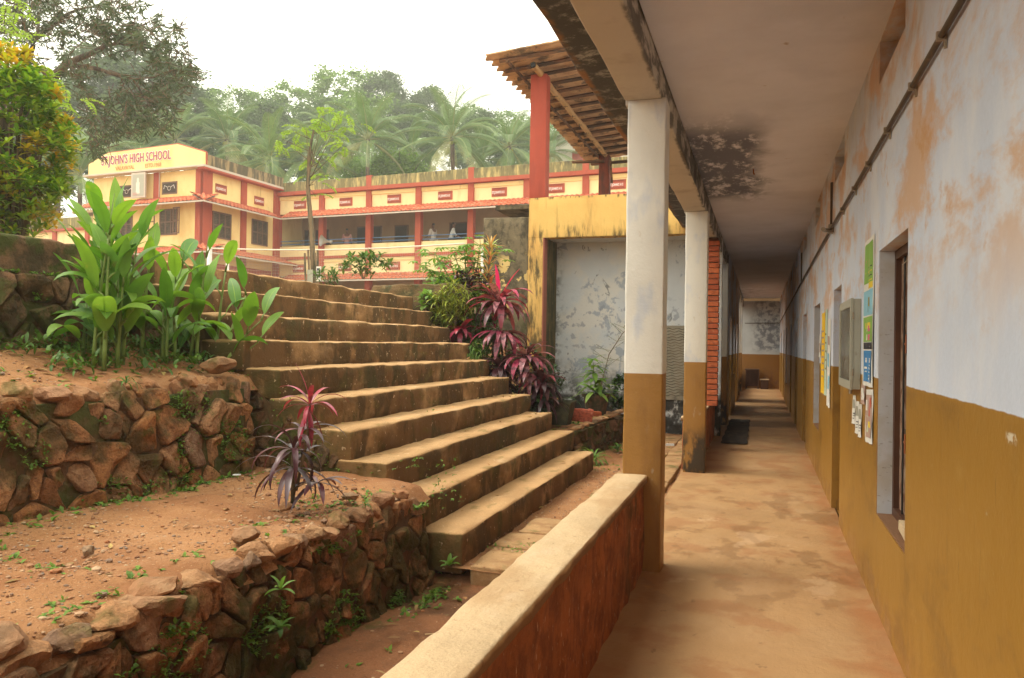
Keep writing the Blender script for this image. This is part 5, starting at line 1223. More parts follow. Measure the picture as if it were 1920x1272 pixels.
# --- canna clumps
def canna(name, lab, base, stalks):
    t = thing(name, lab, 'canna plant', base, 0, 'canna clumps on the upper terrace'); ml = MB(); ms = MB()
    for (dx,dy,h,lx,ly,nl) in stalks:
        b = Vector((base[0]+dx, base[1]+dy, zt2(base[0]+dx,base[1]+dy)-.02)); pts = [b+Vector((lx*(k/6)**1.6, ly*(k/6)**1.6, h*k/6)) for k in range(7)]
        ms.tube(pts, [.016-.0018*k for k in range(7)], 6); a = R.uniform(0,6.28)
        for i in range(nl):
            f = .22+.78*i/max(1,nl-1); k = min(5,int(f*6)); p = pts[k].lerp(pts[k+1], f*6-k); a += 2.4+R.uniform(-.5,.5)
            low = f < .5; L_ = R.uniform(.30,.44)*(1.05-.22*f); W_ = L_*R.uniform(.25,.36)
            el = R.uniform(1.0,1.45) if not low else R.uniform(.9,1.35); dr = R.uniform(.2,1.0) if not low else R.uniform(.9,2.2)
            q = p+Vector((math.cos(a)*.05,math.sin(a)*.05,.06)); ms.tube([p,(p+q)/2+Vector((0,0,.01)),q],[.009,.007,.005],5)
            ml.blade(q, a, el, L_, W_, dr, 9, .22, .42, R.uniform(-.7,.7), R.random()*.85, rib=True)
        if nl > 4: ms.tube([pts[-1],pts[-1]+Vector((.01,0,.10)),pts[-1]+Vector((.02,.01,.2))],[.005,.004,.002],5)
    ml.build('leaves', M['canna'], t, smooth=True); ms.build('stalks', M['stalk'], t, smooth=True)
canna('canna_clump', 'tallest clump of broad leaved green canna on the upper terrace, left of the steps', (-4.25,4.20,1.42),
      [(R.uniform(-.25,.25),R.uniform(-.20,.20),h,R.uniform(-.05,.10),R.uniform(-.05,.07),nl) for h,nl in ((1.0,7),(.92,7),(.85,6),(.78,6),(.65,5),(.9,6),(.55,4),(.4,3),(.7,5),(.5,4),(.8,5),(.6,4),(.95,6),(.88,6),(.7,5),(.45,4))])
canna('canna_clump', 'second clump of upright canna with pointed leaves between the tall clump and the steps', (-4.28,4.82,1.42),
      [(R.uniform(-.25,.22),R.uniform(-.22,.22),h,R.uniform(-.08,.1),R.uniform(-.1,.12),nl) for h,nl in ((.85,5),(.75,5),(.7,5),(.6,4),(.5,4),(.4,4),(.3,4),(.62,4),(.5,4))])
canna('canna_clump', 'small canna clump with drooping leaves hanging over the corner of the upper wall', (-4.05,5.14,1.38),
      [(0,0,.62,.05,.22,4),(.05,-.05,.42,.2,.2,4),(-.1,.05,.78,.0,.1,4),(.1,0,.25,.15,.1,3)])
mb = MB()
for _ in range(420):
    x = R.uniform(-4.72,-3.95); y = 3.6+R.random()*1.75; whorl(mb, Vector((x,y,zt2(x,y)+R.uniform(0,.10))), R.randint(2,4), R.uniform(.03,.09), R.uniform(.012,.03), (.1,1.2), .8, .5, .2, 3)
tag(mb.build('undergrowth', M['leaf_mid'], smooth=True), 'small weeds crowding the foot of the tall leafy plants', 'undergrowth', kind='stuff')
# --- dark red cordyline in front
cp_ = thing('cordyline_plant', 'dark purple strap leaved plant with a crimson top on the lower terrace beside the steps', 'plant', (-2.63,3.99,.58))
ms = MB(); b = Vector((-2.63,3.99,.56)); ms.tube([b,b+Vector((.01,-.01,.16)),b+Vector((.0,.0,.34))],[.013,.012,.010],7); ms.tube([b+Vector((.01,.02,.1)),b+Vector((.05,.07,.4)),b+Vector((.05,.09,.62))],[.010,.009,.007],7)
ms.build('stem', M['stick'], cp_, smooth=True)
mb = MB(); whorl(mb, b+Vector((0,0,.34)), 16, .34, .034, (-.1,1.2), 2.0, .9, .3, 9); whorl(mb, b+Vector((.0,0,.24)), 11, .36, .036, (-.3,.7), 1.5, .9, .3, 9)
whorl(mb, b+Vector((.11,.10,.14)), 12, .26, .034, (.0,.6), 1.0, .4, .3, 7); whorl(mb, b+Vector((.03,.06,.45)), 8, .28, .030, (.2,.8), 1.5, .4, .3, 8)
mb.build('dark_leaves', M['cordy'], cp_, smooth=True)
mb = MB(); whorl(mb, b+Vector((.05,.09,.60)), 11, .25, .028, (-.2,1.1), 1.4, .5, .3, 8); mb.blade(b+Vector((.05,.09,.62)), 3.6, 1.35, .26, .03, .3, 8, .3); mb.blade(b+Vector((.05,.09,.62)), 3.0, .9, .28, .026, 1.2, 8, .3)
for k in range(5): mb.blade(b+Vector((.05,.08,.58)), R.uniform(0,6), -.9, .24, .03, .6, 7, .3)
mb.build('crimson_leaves', M['cordy_red'], cp_, smooth=True)
# --- cordylines and others beside the steps on the right
def head(mb, x, y, z, n, L, W, el=(-.2,1.25), dr=1.6, seg=8): whorl(mb, Vector((x,y,z)), n, L, W, el, dr, .5, .3, seg)
t = thing('cordyline_plant', 'tall crimson and pink striped plant with a bright magenta shoot, right of the steps', 'plant', (-3.45,10.35,1.0)); g = 'cordylines right of the steps'
mb = MB(); head(mb,-3.52,10.35,2.12,30,.55,.10,(-.2,1.2),1.5); head(mb,-3.45,10.30,1.70,26,.50,.09,(-.3,.6),1.4); mb.build('striped_leaves', M['cordy_pink'], t, smooth=True)
mb = MB(); mb.blade((-3.52,10.33,2.15), 4.2, 1.5, .52, .09, .15, 9, .2, .5); mb.blade((-3.50,10.35,2.18), .2, 1.15, .52, .075, .3, 9, .3, .5); mb.blade((-3.55,10.33,2.12), 3.3, 1.1, .40, .07, .5, 8, .3, .5); mb.build('magenta_shoot', M['hotpink'], t, smooth=True)
mb = MB(); mb.tube([(-3.42,10.4,.9),(-3.48,10.37,1.5),(-3.52,10.35,2.15)], .014, 6); mb.build('stem', M['stick'], t)
for (x,y,z,n,L,nm,lab,kk) in ((-3.08,10.25,1.34,34,.48,'cordy_pink','lower pink and dark purple striped plant spilling towards the flower pots',1),(-2.88,10.30,.98,34,.42,'cordy','dark purple drooping plant just left of the black pot',1),(-3.42,10.15,1.20,34,.40,'cordy','blackish purple leafy plant at the right edge of the middle steps',1),(-4.05,10.25,1.70,18,.36,'cordy_red','small red leaved plant among the green shrubs right of the steps',0)):
    t = thing('cordyline_plant', lab, 'plant', (x,y,z-.6), 0, g); mb = MB(); head(mb,x,y,z,n,L,.085)
    if kk: head(mb,x+.06,y-.04,z-.18,n//2,L*.9,.06,(-.5,.4),1.2)
    mb.build('leaves', M[nm], t, smooth=True); mb = MB(); mb.tube([(x+.03,y+.03,z-.6),(x,y,z)], .013, 6)
    mb.tube([(x+.06,y-.0,z-.6),(x+.06,y-.04,z-.18)], .010, 6); mb.build('stem', M['stick'], t)
t = thing('dracaena_plant', 'tall narrow leaved plant in cream, orange and pink against the mouldy grey wall', 'plant', (-3.85,10.8,1.3))
mb = MB()
for k in range(9): whorl(mb, Vector((-3.80+.02*math.sin(k),10.7,1.95+k*.125)), 11, .36-.012*k, .03, (.2,1.0+.05*k), .7, .4, .25, 6)
mb.build('striped_leaves', M['dracaena'], t, smooth=True); mb = MB(); mb.tube([(-3.85,10.8,1.2),(-3.82,10.72,2.2),(-3.80,10.7,3.05)], .014, 6); mb.build('stem', M['stick'], t)
# palmate leaved plant
def palmate(mb, p, az, el, s_, n=7):
    d = Vector((math.cos(az),math.sin(az),0)); 
    for i in range(n):
        a = az+(i-(n-1)/2)*.72; mb.blade(p, a, el, s_*(1-.13*abs(i-(n-1)/2)), s_*.26, .7, 4, .12, .55, 0)
t = thing('papaya_plant', 'pale green plant with deeply lobed leaves in front of the school, right of the steps', 'plant', (-4.4,11.2,2.0))
mb = MB(); ms = MB()
for (x,y,z) in ((-4.05,11.,3.05),(-4.35,11.1,3.0),(-4.6,11.2,2.75),(-4.2,11.2,2.85),(-5.0,11.1,2.72),(-4.7,11.0,2.65),(-3.9,11.3,2.95),(-4.45,11.0,2.85),(-4.25,10.95,2.7),(-4.85,11.1,2.95),(-4.6,10.95,2.5),(-4.15,11.0,2.55)):
    ms.tube([(-4.35+(x+4.35)*.4,11.2,2.0),((x-4.35)/2,11.2,2.0+(z-2)*.55),(x,y,z)], [.016,.013,.008], 6)
    for i in range(8):
        a = i*2.4+R.random(); q = Vector((x,y,z))+Vector((math.cos(a)*.17,math.sin(a)*.17,R.uniform(-.12,.1))); ms.tube([(x,y,z-.03),q], .004, 4); palmate(mb, q, a, R.uniform(-.2,.4), R.uniform(.13,.19))
mb.build('leaves', M['leaf_pale'], t, smooth=True); ms.build('stem', M['stalk'], t)
# green shrubs
def shrub(lab, c, r, n, L, W, mname, name='green_shrub', grp='green shrubs right of the steps', dr=.8, stems=5):
    t = thing(name, lab, 'shrub', (c[0],c[1],c[2]-r[2]), 0, grp); mb = MB(); ms = MB()
    for k in range(stems):
        a = R.uniform(0,6.28); q = Vector((c[0]+r[0]*.6*math.cos(a),c[1]+r[1]*.6*math.sin(a),c[2]+r[2]*R.uniform(0,.7))); ms.tube([(c[0]+.04*math.cos(a),c[1]+.04*math.sin(a),c[2]-r[2]-.05),((c[0]+q.x)/2,(c[1]+q.y)/2,c[2]-.3*r[2]),q], [.012,.009,.005], 5)
    for k in range(n):
        v = Vector((R.gauss(0,1),R.gauss(0,1),R.gauss(0,1))).normalized()*R.uniform(.3,1)**.6
        p = Vector((c[0]+v.x*r[0],c[1]+v.y*r[1],c[2]+v.z*r[2])); whorl(mb, p, R.randint(4,7), L, W, (0,1.2), dr, .6, .2, 3)
    mb.build('leaves', M[mname], t, smooth=True); ms.build('stems', M['stick'], t)
shrub('bushy green shrub with yellowish narrow leaves at the upper right of the steps', (-4.22,10.30,2.05), (.30,.16,.36), 130, .19, .022, 'leaf_yg')
shrub('mid green shrub with glossy small leaves behind the yellowish one', (-4.0,10.62,1.85), (.48,.2,.55), 240, .12, .040, 'leaf_mid')
shrub('dense green shrub along the middle steps beneath the red plants', (-3.75,10.32,1.35), (.42,.16,.50), 240, .10, .035, 'leaf_mid')
shrub('grassy arching green clump beside the middle steps', (-3.80,10.12,1.36), (.14,.08,.22), 34, .26, .014, 'leaf_pale', dr=1.8)
shrub('light green leafy shrub below the lobed leaf plant and behind the yellowish shrub', (-4.5,10.75,2.30), (.34,.14,.26), 90, .14, .05, 'leaf_pale')
shrub('pale leaved seedling at the end of an upper step', (-4.62,10.32,2.16), (.16,.08,.12), 14, .12, .06, 'leaf_pale')
shrub('low dark shrub growing at the foot of the yellow pillar', (-3.15,10.85,.95), (.48,.28,.55), 220, .10, .04, 'leaf_dark')
shrub('glossy dark green shrub below the purple plants', (-2.98,10.20,.62), (.28,.12,.26), 110, .09, .04, 'leaf_dark')
shrub('dark green plant against the peeling wall behind the pots', (-2.15,12.75,.75), (.35,.2,.30), 80, .11, .05, 'leaf_dark')
shrub('small red tinged shrub below the lobed leaf plant', (-4.05,10.75,2.42), (.36,.12,.28), 110, .10, .03, 'cordy')
shrub('wispy green shrub showing above the top step, in front of the school', (-7.2,13.2,3.02), (.55,.4,.22), 60, .16, .05, 'leaf_mid', grp='green shrubs beyond the top step')
shrub('faint dark seedling at the top step left of the wispy shrub', (-8.6,14.2,2.9), (.35,.25,.18), 30, .14, .04, 'leaf_mid', grp='green shrubs beyond the top step')
# thin leaning creeper with small leaflets against the peeling wall
t = thing('leaning_creeper', 'thin leaning shrub with sparse feathery leaves against the peeling wall', 'plant', (-2.5,12.6,.5)); ms = MB(); mb = MB()
pts = [Vector((-2.55,12.7,.45)),Vector((-2.5,12.7,.95)),Vector((-2.38,12.65,1.4)),Vector((-2.15,12.6,1.75)),Vector((-1.9,12.5,1.95))]
ms.tube(pts, [.012,.010,.008,.006,.004], 6)
for k in range(26):
    f = R.uniform(.35,.999)*4; i = int(f); p = pts[i].lerp(pts[i+1],f-i); a = R.uniform(0,6.28); q = p+Vector((math.cos(a)*.25,math.sin(a)*.1,R.uniform(-.12,.2))); ms.tube([p,q], .0025, 4)
    for j in range(9): mb.blade(p.lerp(q,(j+1)/9), a+(1.2 if j%2 else -1.2), .2, .05, .016, .5, 3, .1)
mb.build('leaves', M['leaf_pale'], t, smooth=True); ms.build('stem', M['stick'], t)
# strap leaved plants on the ground
def straps(name, lab, x, y, z, n, L, W, mname='leaf_pale', dr=1.7, cat='plant', grp=None):
    mb = MB(); whorl(mb, Vector((x,y,z)), n, L, W, (.3,1.25), dr, .5, .3, 7); tag(mb.build(name, M[mname], smooth=True), lab, cat, grp)
straps('spider_lily', 'bright green strappy plant at the right end of the lowest step', -2.05,9.95,.05,26,.30,.030)
straps('strap_leaf_plant', 'dark green arching plant between the purple plants and the black pot', -3.0,11.3,.55,18,.55,.05,'leaf_dark')
straps('weed_seedling', 'small green seedling growing from the side of the lowest step', -2.02,4.96,.02,9,.085,.03,'leaf_pale',1.0)
straps('weed_seedling', 'tuft of green grass at the foot of the upper wall, far left', -3.5,2.55,.57,60,.07,.008,'leaf_mid',1.2)
straps('fern_sprig', 'small fern growing from the lower wall near the middle', -2.13,3.15,.38,7,.09,.02,'leaf_pale',1.0)
straps('fern_sprig', 'second small sprig lower down on the lower wall', -2.10,3.10,.22,8,.09,.03,'leaf_mid',1.2)
straps('grass_tuft', 'grass tuft hanging over the edge of the upper wall', -3.74,3.85,1.27,16,.13,.010,'leaf_mid',2.0)
straps('grass_tuft', 'grass tuft on the coping of the lower wall near the steps', -2.26,4.2,.56,14,.07,.007,'leaf_mid',1.8)
straps('weed_seedling', 'leafy weed at the base of the edging wall near the path', -1.95,11.1,.05,16,.18,.04,'leaf_mid',1.3)
# pots
t = thing('potted_plant', 'square black mossy pot standing left of the red block', 'potted plant', (-2.66,10.6,.42)); 
mb = MB(); sq = []
for (r_,z) in ((.115,.0),(.17,.30),(.185,.30),(.185,.33),(.155,.33),(.145,.27)):
    sq.append([(-2.66+a*r_,10.6+b*r_,.43+z) for a,b in ((-1,-1),(1,-1),(1,1),(-1,1))])
vs = [p for s_ in sq for p in s_]; fs = [(i*4+k,i*4+(k+1)%4,(i+1)*4+(k+1)%4,(i+1)*4+k) for i in range(5) for k in range(4)]+[(20,21,22,23)]; mb.add(vs,fs); mb.build('pot', M['pot_black'], t)
mb = MB(); mb.box(-2.79,-2.53,10.47,10.73,.66,.71); mb.build('earth', M['soil_dark'], t)
mb = MB(); whorl(mb, Vector((-2.66,10.6,.72)), 7, .10, .02, (.3,1.2), 1., .4, .2, 4); mb.build('leaves', M['leaf_mid'], t, smooth=True)
t = thing('potted_plant', 'round earthen pot with a pale green leafy plant in front of the peeling wall', 'potted plant', (-2.45,12.0,.46))
mb = MB(); mb.lathe((-2.45,12.0,.46), [(.0,.0),(.15,.0),(.20,.28),(.225,.28),(.225,.32),(.19,.32),(.18,.27),(0,.27)], 20); mb.build('pot', M['terracotta'], t, smooth=False)
ms = MB(); ms.tube([(-2.45,12.,.72),(-2.47,11.98,1.0),(-2.50,11.95,1.28)], [.012,.010,.006], 6); ms.build('stem', M['stalk'], t)
mb = MB()
for k in range(6): whorl(mb, Vector((-2.46-.01*k,11.97,.82+k*.1)), 9, .42-.04*k, .10-.007*k, (-.1,.5), .7, .4, .15, 5)
mb.build('leaves', M['leaf_pale'], t, smooth=True)
mb = MB(); mb.rbox(-.15,.15,-.08,.08,0,.19, step=.04, r=.02, amp=.02, fr=9); o = mb.build('laterite_block', M['block_red'], smooth=True); o.location = (-2.44,10.95,.44); o.rotation_euler = (0,.1,.3); tag(o, 'rough red laterite block lying between the two pots', 'block')
mb = MB(); mb.rbox(-.07,.07,-.05,.05,0,.08, step=.04, r=.015, amp=.01, fr=9); o = mb.build('brick_piece', M['brick'], smooth=True); o.location = (-2.38,11.7,.46); o.rotation_euler = (0,0,.8); tag(o, 'broken brick at the foot of the round pot', 'brick')

# --- croton bush at the far left, on the yard above the wall
t = thing('croton_bush', 'large bright yellow green croton bush at the left edge above the wall', 'bush', (-8.0,6.55,2.1))
mb = MB(); ms = MB(); c = Vector((-8.0,6.5,3.62))
for k in range(760):
    v = Vector((R.gauss(0,1),R.gauss(0,1),R.gauss(0,1))).normalized()*(R.uniform(.35,1)**.5)
    rz_ = 1.12; rx = .70*(1-.15*v.z) ; bump = 1+.22*noise.noise(v*2.1+Vector((4,0,0)))
    p = c+Vector((v.x*rx*bump, v.y*rx*.95*bump, v.z*rz_*bump))
    yel = noise.noise(p*1.6+Vector((0,3,1)))+.25*v.z
    rb = (.72,1.0) if yel > .15 else (.0,.68)
    a0 = R.uniform(0,6.28); n_ = R.randint(8,12); base_el = (.0,1.3)
    for i in range(n_):
        mb.blade(p, a0+i*2.4, base_el[0]+(base_el[1]-base_el[0])*i/n_, R.uniform(.09,.14), R.uniform(.036,.052), R.uniform(.1,.9), 3, .2, .62, 0, R.uniform(*rb))
    if k%6 == 0: ms.tube([(c.x+v.x*.1,c.y+v.y*.1,2.05),(c+(p-c)*.5),p], [.02,.012,.005], 5)
mb.build('foliage', M['croton'], t, smooth=True); ms.build('branches', M['stick'], t)
# --- leaf card helper for larger trees
def leaf(mb, p, d, L, W, rv):
    """one folded pointed leaf"""
    d = d.normalized(); s_ = d.cross(Vector((R.gauss(0,1),R.gauss(0,1),R.gauss(0,1)))).normalized(); n_ = d.cross(s_)
    mb.add([p, p+d*L*.45+s_*W*.5+n_*W*.12, p+d*L-n_*W*.3, p+d*L*.45-s_*W*.5+n_*W*.12], [(0,1,2),(0,2,3)], rv)
def limb(ms, a, b, r0, r1, k=5, wob=.08):
    a,b = Vector(a),Vector(b); L = (b-a).length; o = R.random()*40
    pts = [a.lerp(b,i/k)+Vector((noise.noise(Vector((o,i*.7,0))),noise.noise(Vector((o,i*.7,5))),noise.noise(Vector((o,i*.7,9)))))*L*wob*min(1,i)*(i < k or 1) for i in range(k+1)]
    ms.tube(pts, [r0+(r1-r0)*i/k for i in range(k+1)], 6, cap=False); return pts
# --- mango tree reaching in from the upper left
t = thing('mango_tree', 'big dark leaved mango tree with spreading branches at the upper left', 'tree', (-19.5,12.5,2.0))
ms = MB(); mb = MB(); T = 19.0
trunk = [at(-40,700,T), at(-20,420,T), at(20,230,T), at(90,130,T)]
ms.tube(trunk, [.34,.28,.2,.13], 8)
def P_(x, y, dz=0): return at(x, y, T+dz)
limbs = [((20,230),(130,118),.16,.09),((130,118),(215,80),.08,.04),((130,118),(250,150),.07,.03),((215,80),(300,95),.04,.02),((215,80),(280,40),.035,.015),((250,150),(345,130),.03,.012),((130,118),(170,190),.05,.025),((170,190),(200,260),.03,.012),
         ((20,230),(60,80),.12,.06),((60,80),(140,20),.06,.03),((60,80),(20,-20),.06,.03),((140,20),(230,0),.03,.012),((250,150),(290,210),.028,.012),((170,190),(240,220),.025,.01),((60,80),(100,-30),.04,.02),((20,230),(-60,120),.1,.05),((200,260),(210,300),.012,.006)]
for (a,b,r0,r1) in limbs:
    limb(ms, P_(*a), P_(*b), r0, r1, 5, .05)
clus = []
def cl(x0,y0,rx,ry,n,dz=1.2):
    for _ in range(n):
        a = R.uniform(0,6.28); r_ = math.sqrt(R.random()); clus.append((x0+rx*r_*math.cos(a), y0+ry*r_*math.sin(a), R.uniform(-dz,dz)))
for a in ((70,40,75,50,70),(150,30,70,40,62),(215,65,60,38,58),(285,60,60,28,48),(325,110,45,32,42),(340,140,28,22,20),(270,165,55,35,40),(225,215,70,40,64),(285,215,45,40,36),(160,170,45,60,30),(175,250,60,35,36),(215,285,40,22,20),(15,15,60,50,60),(320,175,22,30,13),(20,130,60,60,40),(235,10,40,20,20),(110,120,40,30,10)): cl(*a)
clus = [c_ for c_ in clus if not (190 < c_[0] < 360 and c_[1] > 262) or R.random() < .12]
for (x,y,dz) in clus:
    p = P_(x,y,dz); n_ = R.randint(8,15)
    q = p+Vector((R.uniform(-.4,.4),R.uniform(-.4,.4),R.uniform(-.1,.4))); ms.tube([q,p], [.012,.006], 4, cap=False)
    for i in range(n_):
        a = R.uniform(0,6.28); d = Vector((math.cos(a),math.sin(a),R.uniform(-1.5,.35))); leaf(mb, p+Vector((R.gauss(0,.05),R.gauss(0,.05),R.gauss(0,.06))), d, R.uniform(.16,.27), R.uniform(.035,.055), R.random())
mb.build('crown', M['mango'], t); ms.build('trunk', M['bark'], t, smooth=True)
# feathery pale tree between croton and mango
t = thing('feathery_tree', 'pale lime feathery tree peeping out behind the croton bush', 'tree', (-13.5,10.5,2.1)); ms = MB(); mb = MB()
def feather(mb, ms, p, az, el, L, n=9, lw=.05):
    e = el; q = Vector(p); pts = [q.copy()]
    for i in range(n):
        e -= .12; d = Vector((math.cos(az)*math.cos(e),math.sin(az)*math.cos(e),math.sin(e))); q = q+d*L/n; pts.append(q.copy())
        for s_ in (-1,1):
            dd = (Vector((-math.sin(az),math.cos(az),0))*s_+d*.45+Vector((0,0,-.2))); leaf(mb, q, dd, lw*1.9*math.sin(PI*(i+1.6)/(n+2)), lw*.85, R.random())
    ms.tube(pts[::3]+[pts[-1]], .004, 3, cap=False)
ms.tube([at(-10,640,13),at(0,300,13),at(15,90,13)], [.08,.06,.03], 6)
for k in range(60):
    x,y = R.choice(((15,50),(25,90),(100,180),(118,200),(10,30),(118,235)));  p = at(x+R.gauss(0,18),y+R.gauss(0,22),13+R.uniform(-.6,.6)); feather(mb, ms, p, R.uniform(0,6.28), R.uniform(-.1,.9), .5)
mb.build('crown', M['moringa'], t); ms.build('trunk', M['bark'], t)
# --- slender tree staked beside the net
t = thing('young_tree', 'slender young tree with lime green feathery crown staked with sticks in the yard', 'tree', (-12.2,19.1,2.1)); T = 22.; ms = MB(); mb = MB()
tr = [at(592,610,T),at(588,520,T),at(584,430,T),at(577,350,T),at(581,280,T),at(590,235,T)]; ms.tube(tr, [.085,.08,.07,.06,.04,.02], 8)
for (x,y,n_) in ((555,250,9),(600,225,10),(640,215,9),(545,275,8),(620,250,9),(585,300,6),(640,275,7),(600,330,4),(575,240,8),(530,262,6),(615,295,5),(608,210,8),(590,345,3),(592,368,2),(650,240,6)):
    c_ = at(x,y,T+R.uniform(-.5,.5)); ms.tube([tr[3].lerp(tr[5],R.random()) if y < 310 else tr[3], c_], [.014,.006], 4)
    for k in range((n_*2+2)//3): feather(mb, ms, c_+Vector((R.gauss(0,.14),R.gauss(0,.14),R.gauss(0,.06))), R.uniform(0,6.28), R.uniform(-.2,.5), R.uniform(.35,.6), 8, .075)
mb.build('crown', M['moringa'], t); ms.build('trunk', M['stick'], t, smooth=True)
for (x0,y0,x1,y1,dt,lab) in ((571,475,577,620,-.3,'leftmost thin stake beside the young tree'),(578,468,581,620,-.2,'tall bent stake just left of the young tree trunk'),(596,470,597,620,.2,'stake leaning close on the right of the young tree trunk'),(590,474,601,620,-.1,'rightmost stake of the young tree carrying the sign')):
    a,b = at(x1,y1,T+dt),at(x0,y0,T+dt); mb = MB(); limb(mb, a, b, .035, .028, 5, .012); tag(mb.build('wooden_stake', M['stick']), lab, 'stake', 'stakes round the young tree')
g_ = thing('small_sign', 'small white sign board with dark blue emblem tied to a stake in the yard', 'sign', tuple(at(600,522,T-.25))); c_ = at(597.5,510,T-.35)
mb = MB(); mb.box(c_.x-.07,c_.x+.07,c_.y-.012,c_.y+.012,c_.z-.26,c_.z+.15); mb.build('board', M['white_metal'], g_)
mb = MB(); mb.box(c_.x-.048,c_.x+.048,c_.y-.02,c_.y-.013,c_.z-.16,c_.z+.10); mb.build('blue_panel', M['trouser'], g_)
mb = MB(); mb.box(c_.x-.02,c_.x+.02,c_.y-.026,c_.y-.021,c_.z-.08,c_.z+.03); mb.build('emblem', M['s_letter'], g_)
c_ = at(584,510,T-.3); mb = MB(); mb.box(c_.x-.13,c_.x+.04,c_.y-.012,c_.y+.012,c_.z-.3,c_.z+.06); tag(mb.build('faded_board', M['grey_paint']), 'faded grey green board leaning behind the stakes of the young tree', 'board')

# --- coconut palms behind the school
def palm_mesh(seed, nf, L, el0=(-.7,1.45)):
    rs = R.getstate(); R.seed(seed); mb = MB()
    for f in range(nf):
        tt = (f+.5)/nf; az = f*2.399+R.uniform(-.2,.2); el = el0[0]+(el0[1]-el0[0])*tt**1.0+R.uniform(-.12,.12); n_ = 46; p = Vector((0,0,0)); e = el; Lf = L*R.uniform(.85,1.1)*(1-.18*tt)
        bend = R.uniform(1.0,1.5)*(1 if el > 0 else .6); rr = R.random()*.75 if tt > .12 else .97; pts = []
        side = Vector((-math.sin(az),math.cos(az),0)); droop = R.uniform(.9,1.9)
        for i in range(n_):
            s_ = i/n_; e = el-bend*s_**1.6; d = Vector((math.cos(az)*math.cos(e),math.sin(az)*math.cos(e),math.sin(e))); p = p+d*Lf/n_; pts.append(p.copy())
            if s_ < .13: continue
            ll = Lf*.165*math.sin(PI*min(1,(s_-.05)/1.02)**.75)+.15
            up = side.cross(d)*-1
            for sg in (-1,1):
                dd = (side*sg*.95+d*.55+up*.15).normalized(); q1 = p+dd*ll*.55; d2 = (dd+Vector((0,0,-droop))).normalized(); q2 = q1+d2*ll*.5; w_ = .030*(1.2-s_*.4); droop = max(.35, droop+R.uniform(-.12,.12))
                a_ = d*w_
                mb.add([p-a_,p+a_,q1+a_*.9,q1-a_*.9,q2], [(0,1,2,3),(3,2,4)], min(1,rr+R.uniform(-.06,.06)))
        for i in range(0,n_-1,4): mb.tube([pts[i],pts[min(n_-1,i+4)]], .035*(1-i/n_)+.008, 3, rv=.9, cap=False)
    R.setstate(rs); return mb
pm = [palm_mesh(s_, nf, L, e0) for s_,nf,L,e0 in ((11,25,5.1,(-.8,1.55)),(23,22,5.0,(-.6,1.5)),(37,20,4.8,(-.9,1.5)))]
protos = []
plist = [(848,258,56,0,1.05,'tallest central coconut palm with a wide crown behind the school roof'),(690,262,57,1,1.0,'coconut palm left of the tallest one, directly behind the school roof'),(586,300,55,2,.95,'coconut palm behind the young lime tree'),(505,300,54,0,.95,'coconut palm over the inner corner of the school roof'),
         (425,262,60,1,.95,'coconut palm right of the name board'),(330,262,58,2,.95,'coconut palm with upright fronds rising behind the name board'),(262,290,56,1,.9,'coconut palm low behind the name board'),(150,330,50,0,.95,'coconut palm with drooping fronds at the far left of the school'),
         (955,275,60,2,.95,'coconut palm just left of the red roof post'),(1030,282,62,1,.9,'coconut palm seen beneath the lean-to roof'),(770,290,64,2,.9,'coconut palm between the two tall ones, lower and further back'),(620,262,66,0,.9,'distant coconut palm behind the feathery crown of the young tree'),(905,300,64,1,.85,'small coconut palm low behind the right part of the school roof'),(215,250,62,0,.9,'dark coconut palm beneath the mango branches')]
proto_o = {}
for (x,y,T,v,s_,lab) in plist:
    c_ = at(x,y,T); zb_ = hz(c_.x,c_.y) if c_.y > 42 else 2.0; h = c_.z-zb_
    t = thing('coconut_palm', lab, 'palm tree', (c_.x,c_.y,zb_), R.uniform(0,6.28), 'coconut palms behind the school')
    if v not in proto_o:
        proto_o[v] = pm[v].build('crown', M['palm'], t, local=True)
        cr = proto_o[v]
    else: cr = proto_o[v].copy(); COL.objects.link(cr); cr.parent = t
    cr.location = (0,0,h); cr.scale = (s_,)*3
    mb = MB(); lx,ly = R.uniform(-.7,.7),R.uniform(-.7,.7)
    mb.tube([(lx*math.sin(k/6*PI/2+PI/2),ly*math.sin(k/6*PI/2+PI/2),h*k/6) for k in range(7)], [.22,.19,.17,.15,.14,.14,.16], 8); mb.build('trunk', M['bark'], t, smooth=True, local=True)
    mb = MB()
    for k in range(7): a = k*.9; mb.rock((.22*math.cos(a),.22*math.sin(a),h-.3-R.uniform(0,.15)), .12,.12,.15,0,0,1)
    mb.build('coconuts', M['leaf_yg'], t, smooth=True, local=True)
# --- broad trees on the hill
def crown_mesh(seed, rx, rz, n, m_, ls, gaps=.0):
    rs = R.getstate(); R.seed(seed); mb = MB()
    for _ in range(n):
        v = Vector((R.gauss(0,1),R.gauss(0,1),R.gauss(0,1))).normalized(); rr = R.uniform(.45,1)**.5*(1+.30*noise.noise(v*1.9+Vector((seed,0,0))))
        c_ = Vector((v.x*rx*rr,v.y*rx*rr,v.z*rz*rr)); cr = R.uniform(.4,1.0)
        for _ in range(m_):
            w_ = Vector((R.gauss(0,1),R.gauss(0,1),R.gauss(0,.6))); p = c_+w_*cr*.55; d = Vector((R.gauss(0,1),R.gauss(0,1),R.gauss(0,.5)-.2)); leaf(mb, p, d, ls*R.uniform(.7,1.3), ls*.5, R.random())
    R.setstate(rs); return mb
tm = {0:('tree_a',crown_mesh(3,3.3,4.6,105,60,.40)),1:('tree_b',crown_mesh(5,2.9,4.4,150,70,.36)),2:('tree_a',crown_mesh(8,4.2,3.4,95,52,.42)),3:('tree_c',crown_mesh(9,2.6,1.8,110,60,.34))}
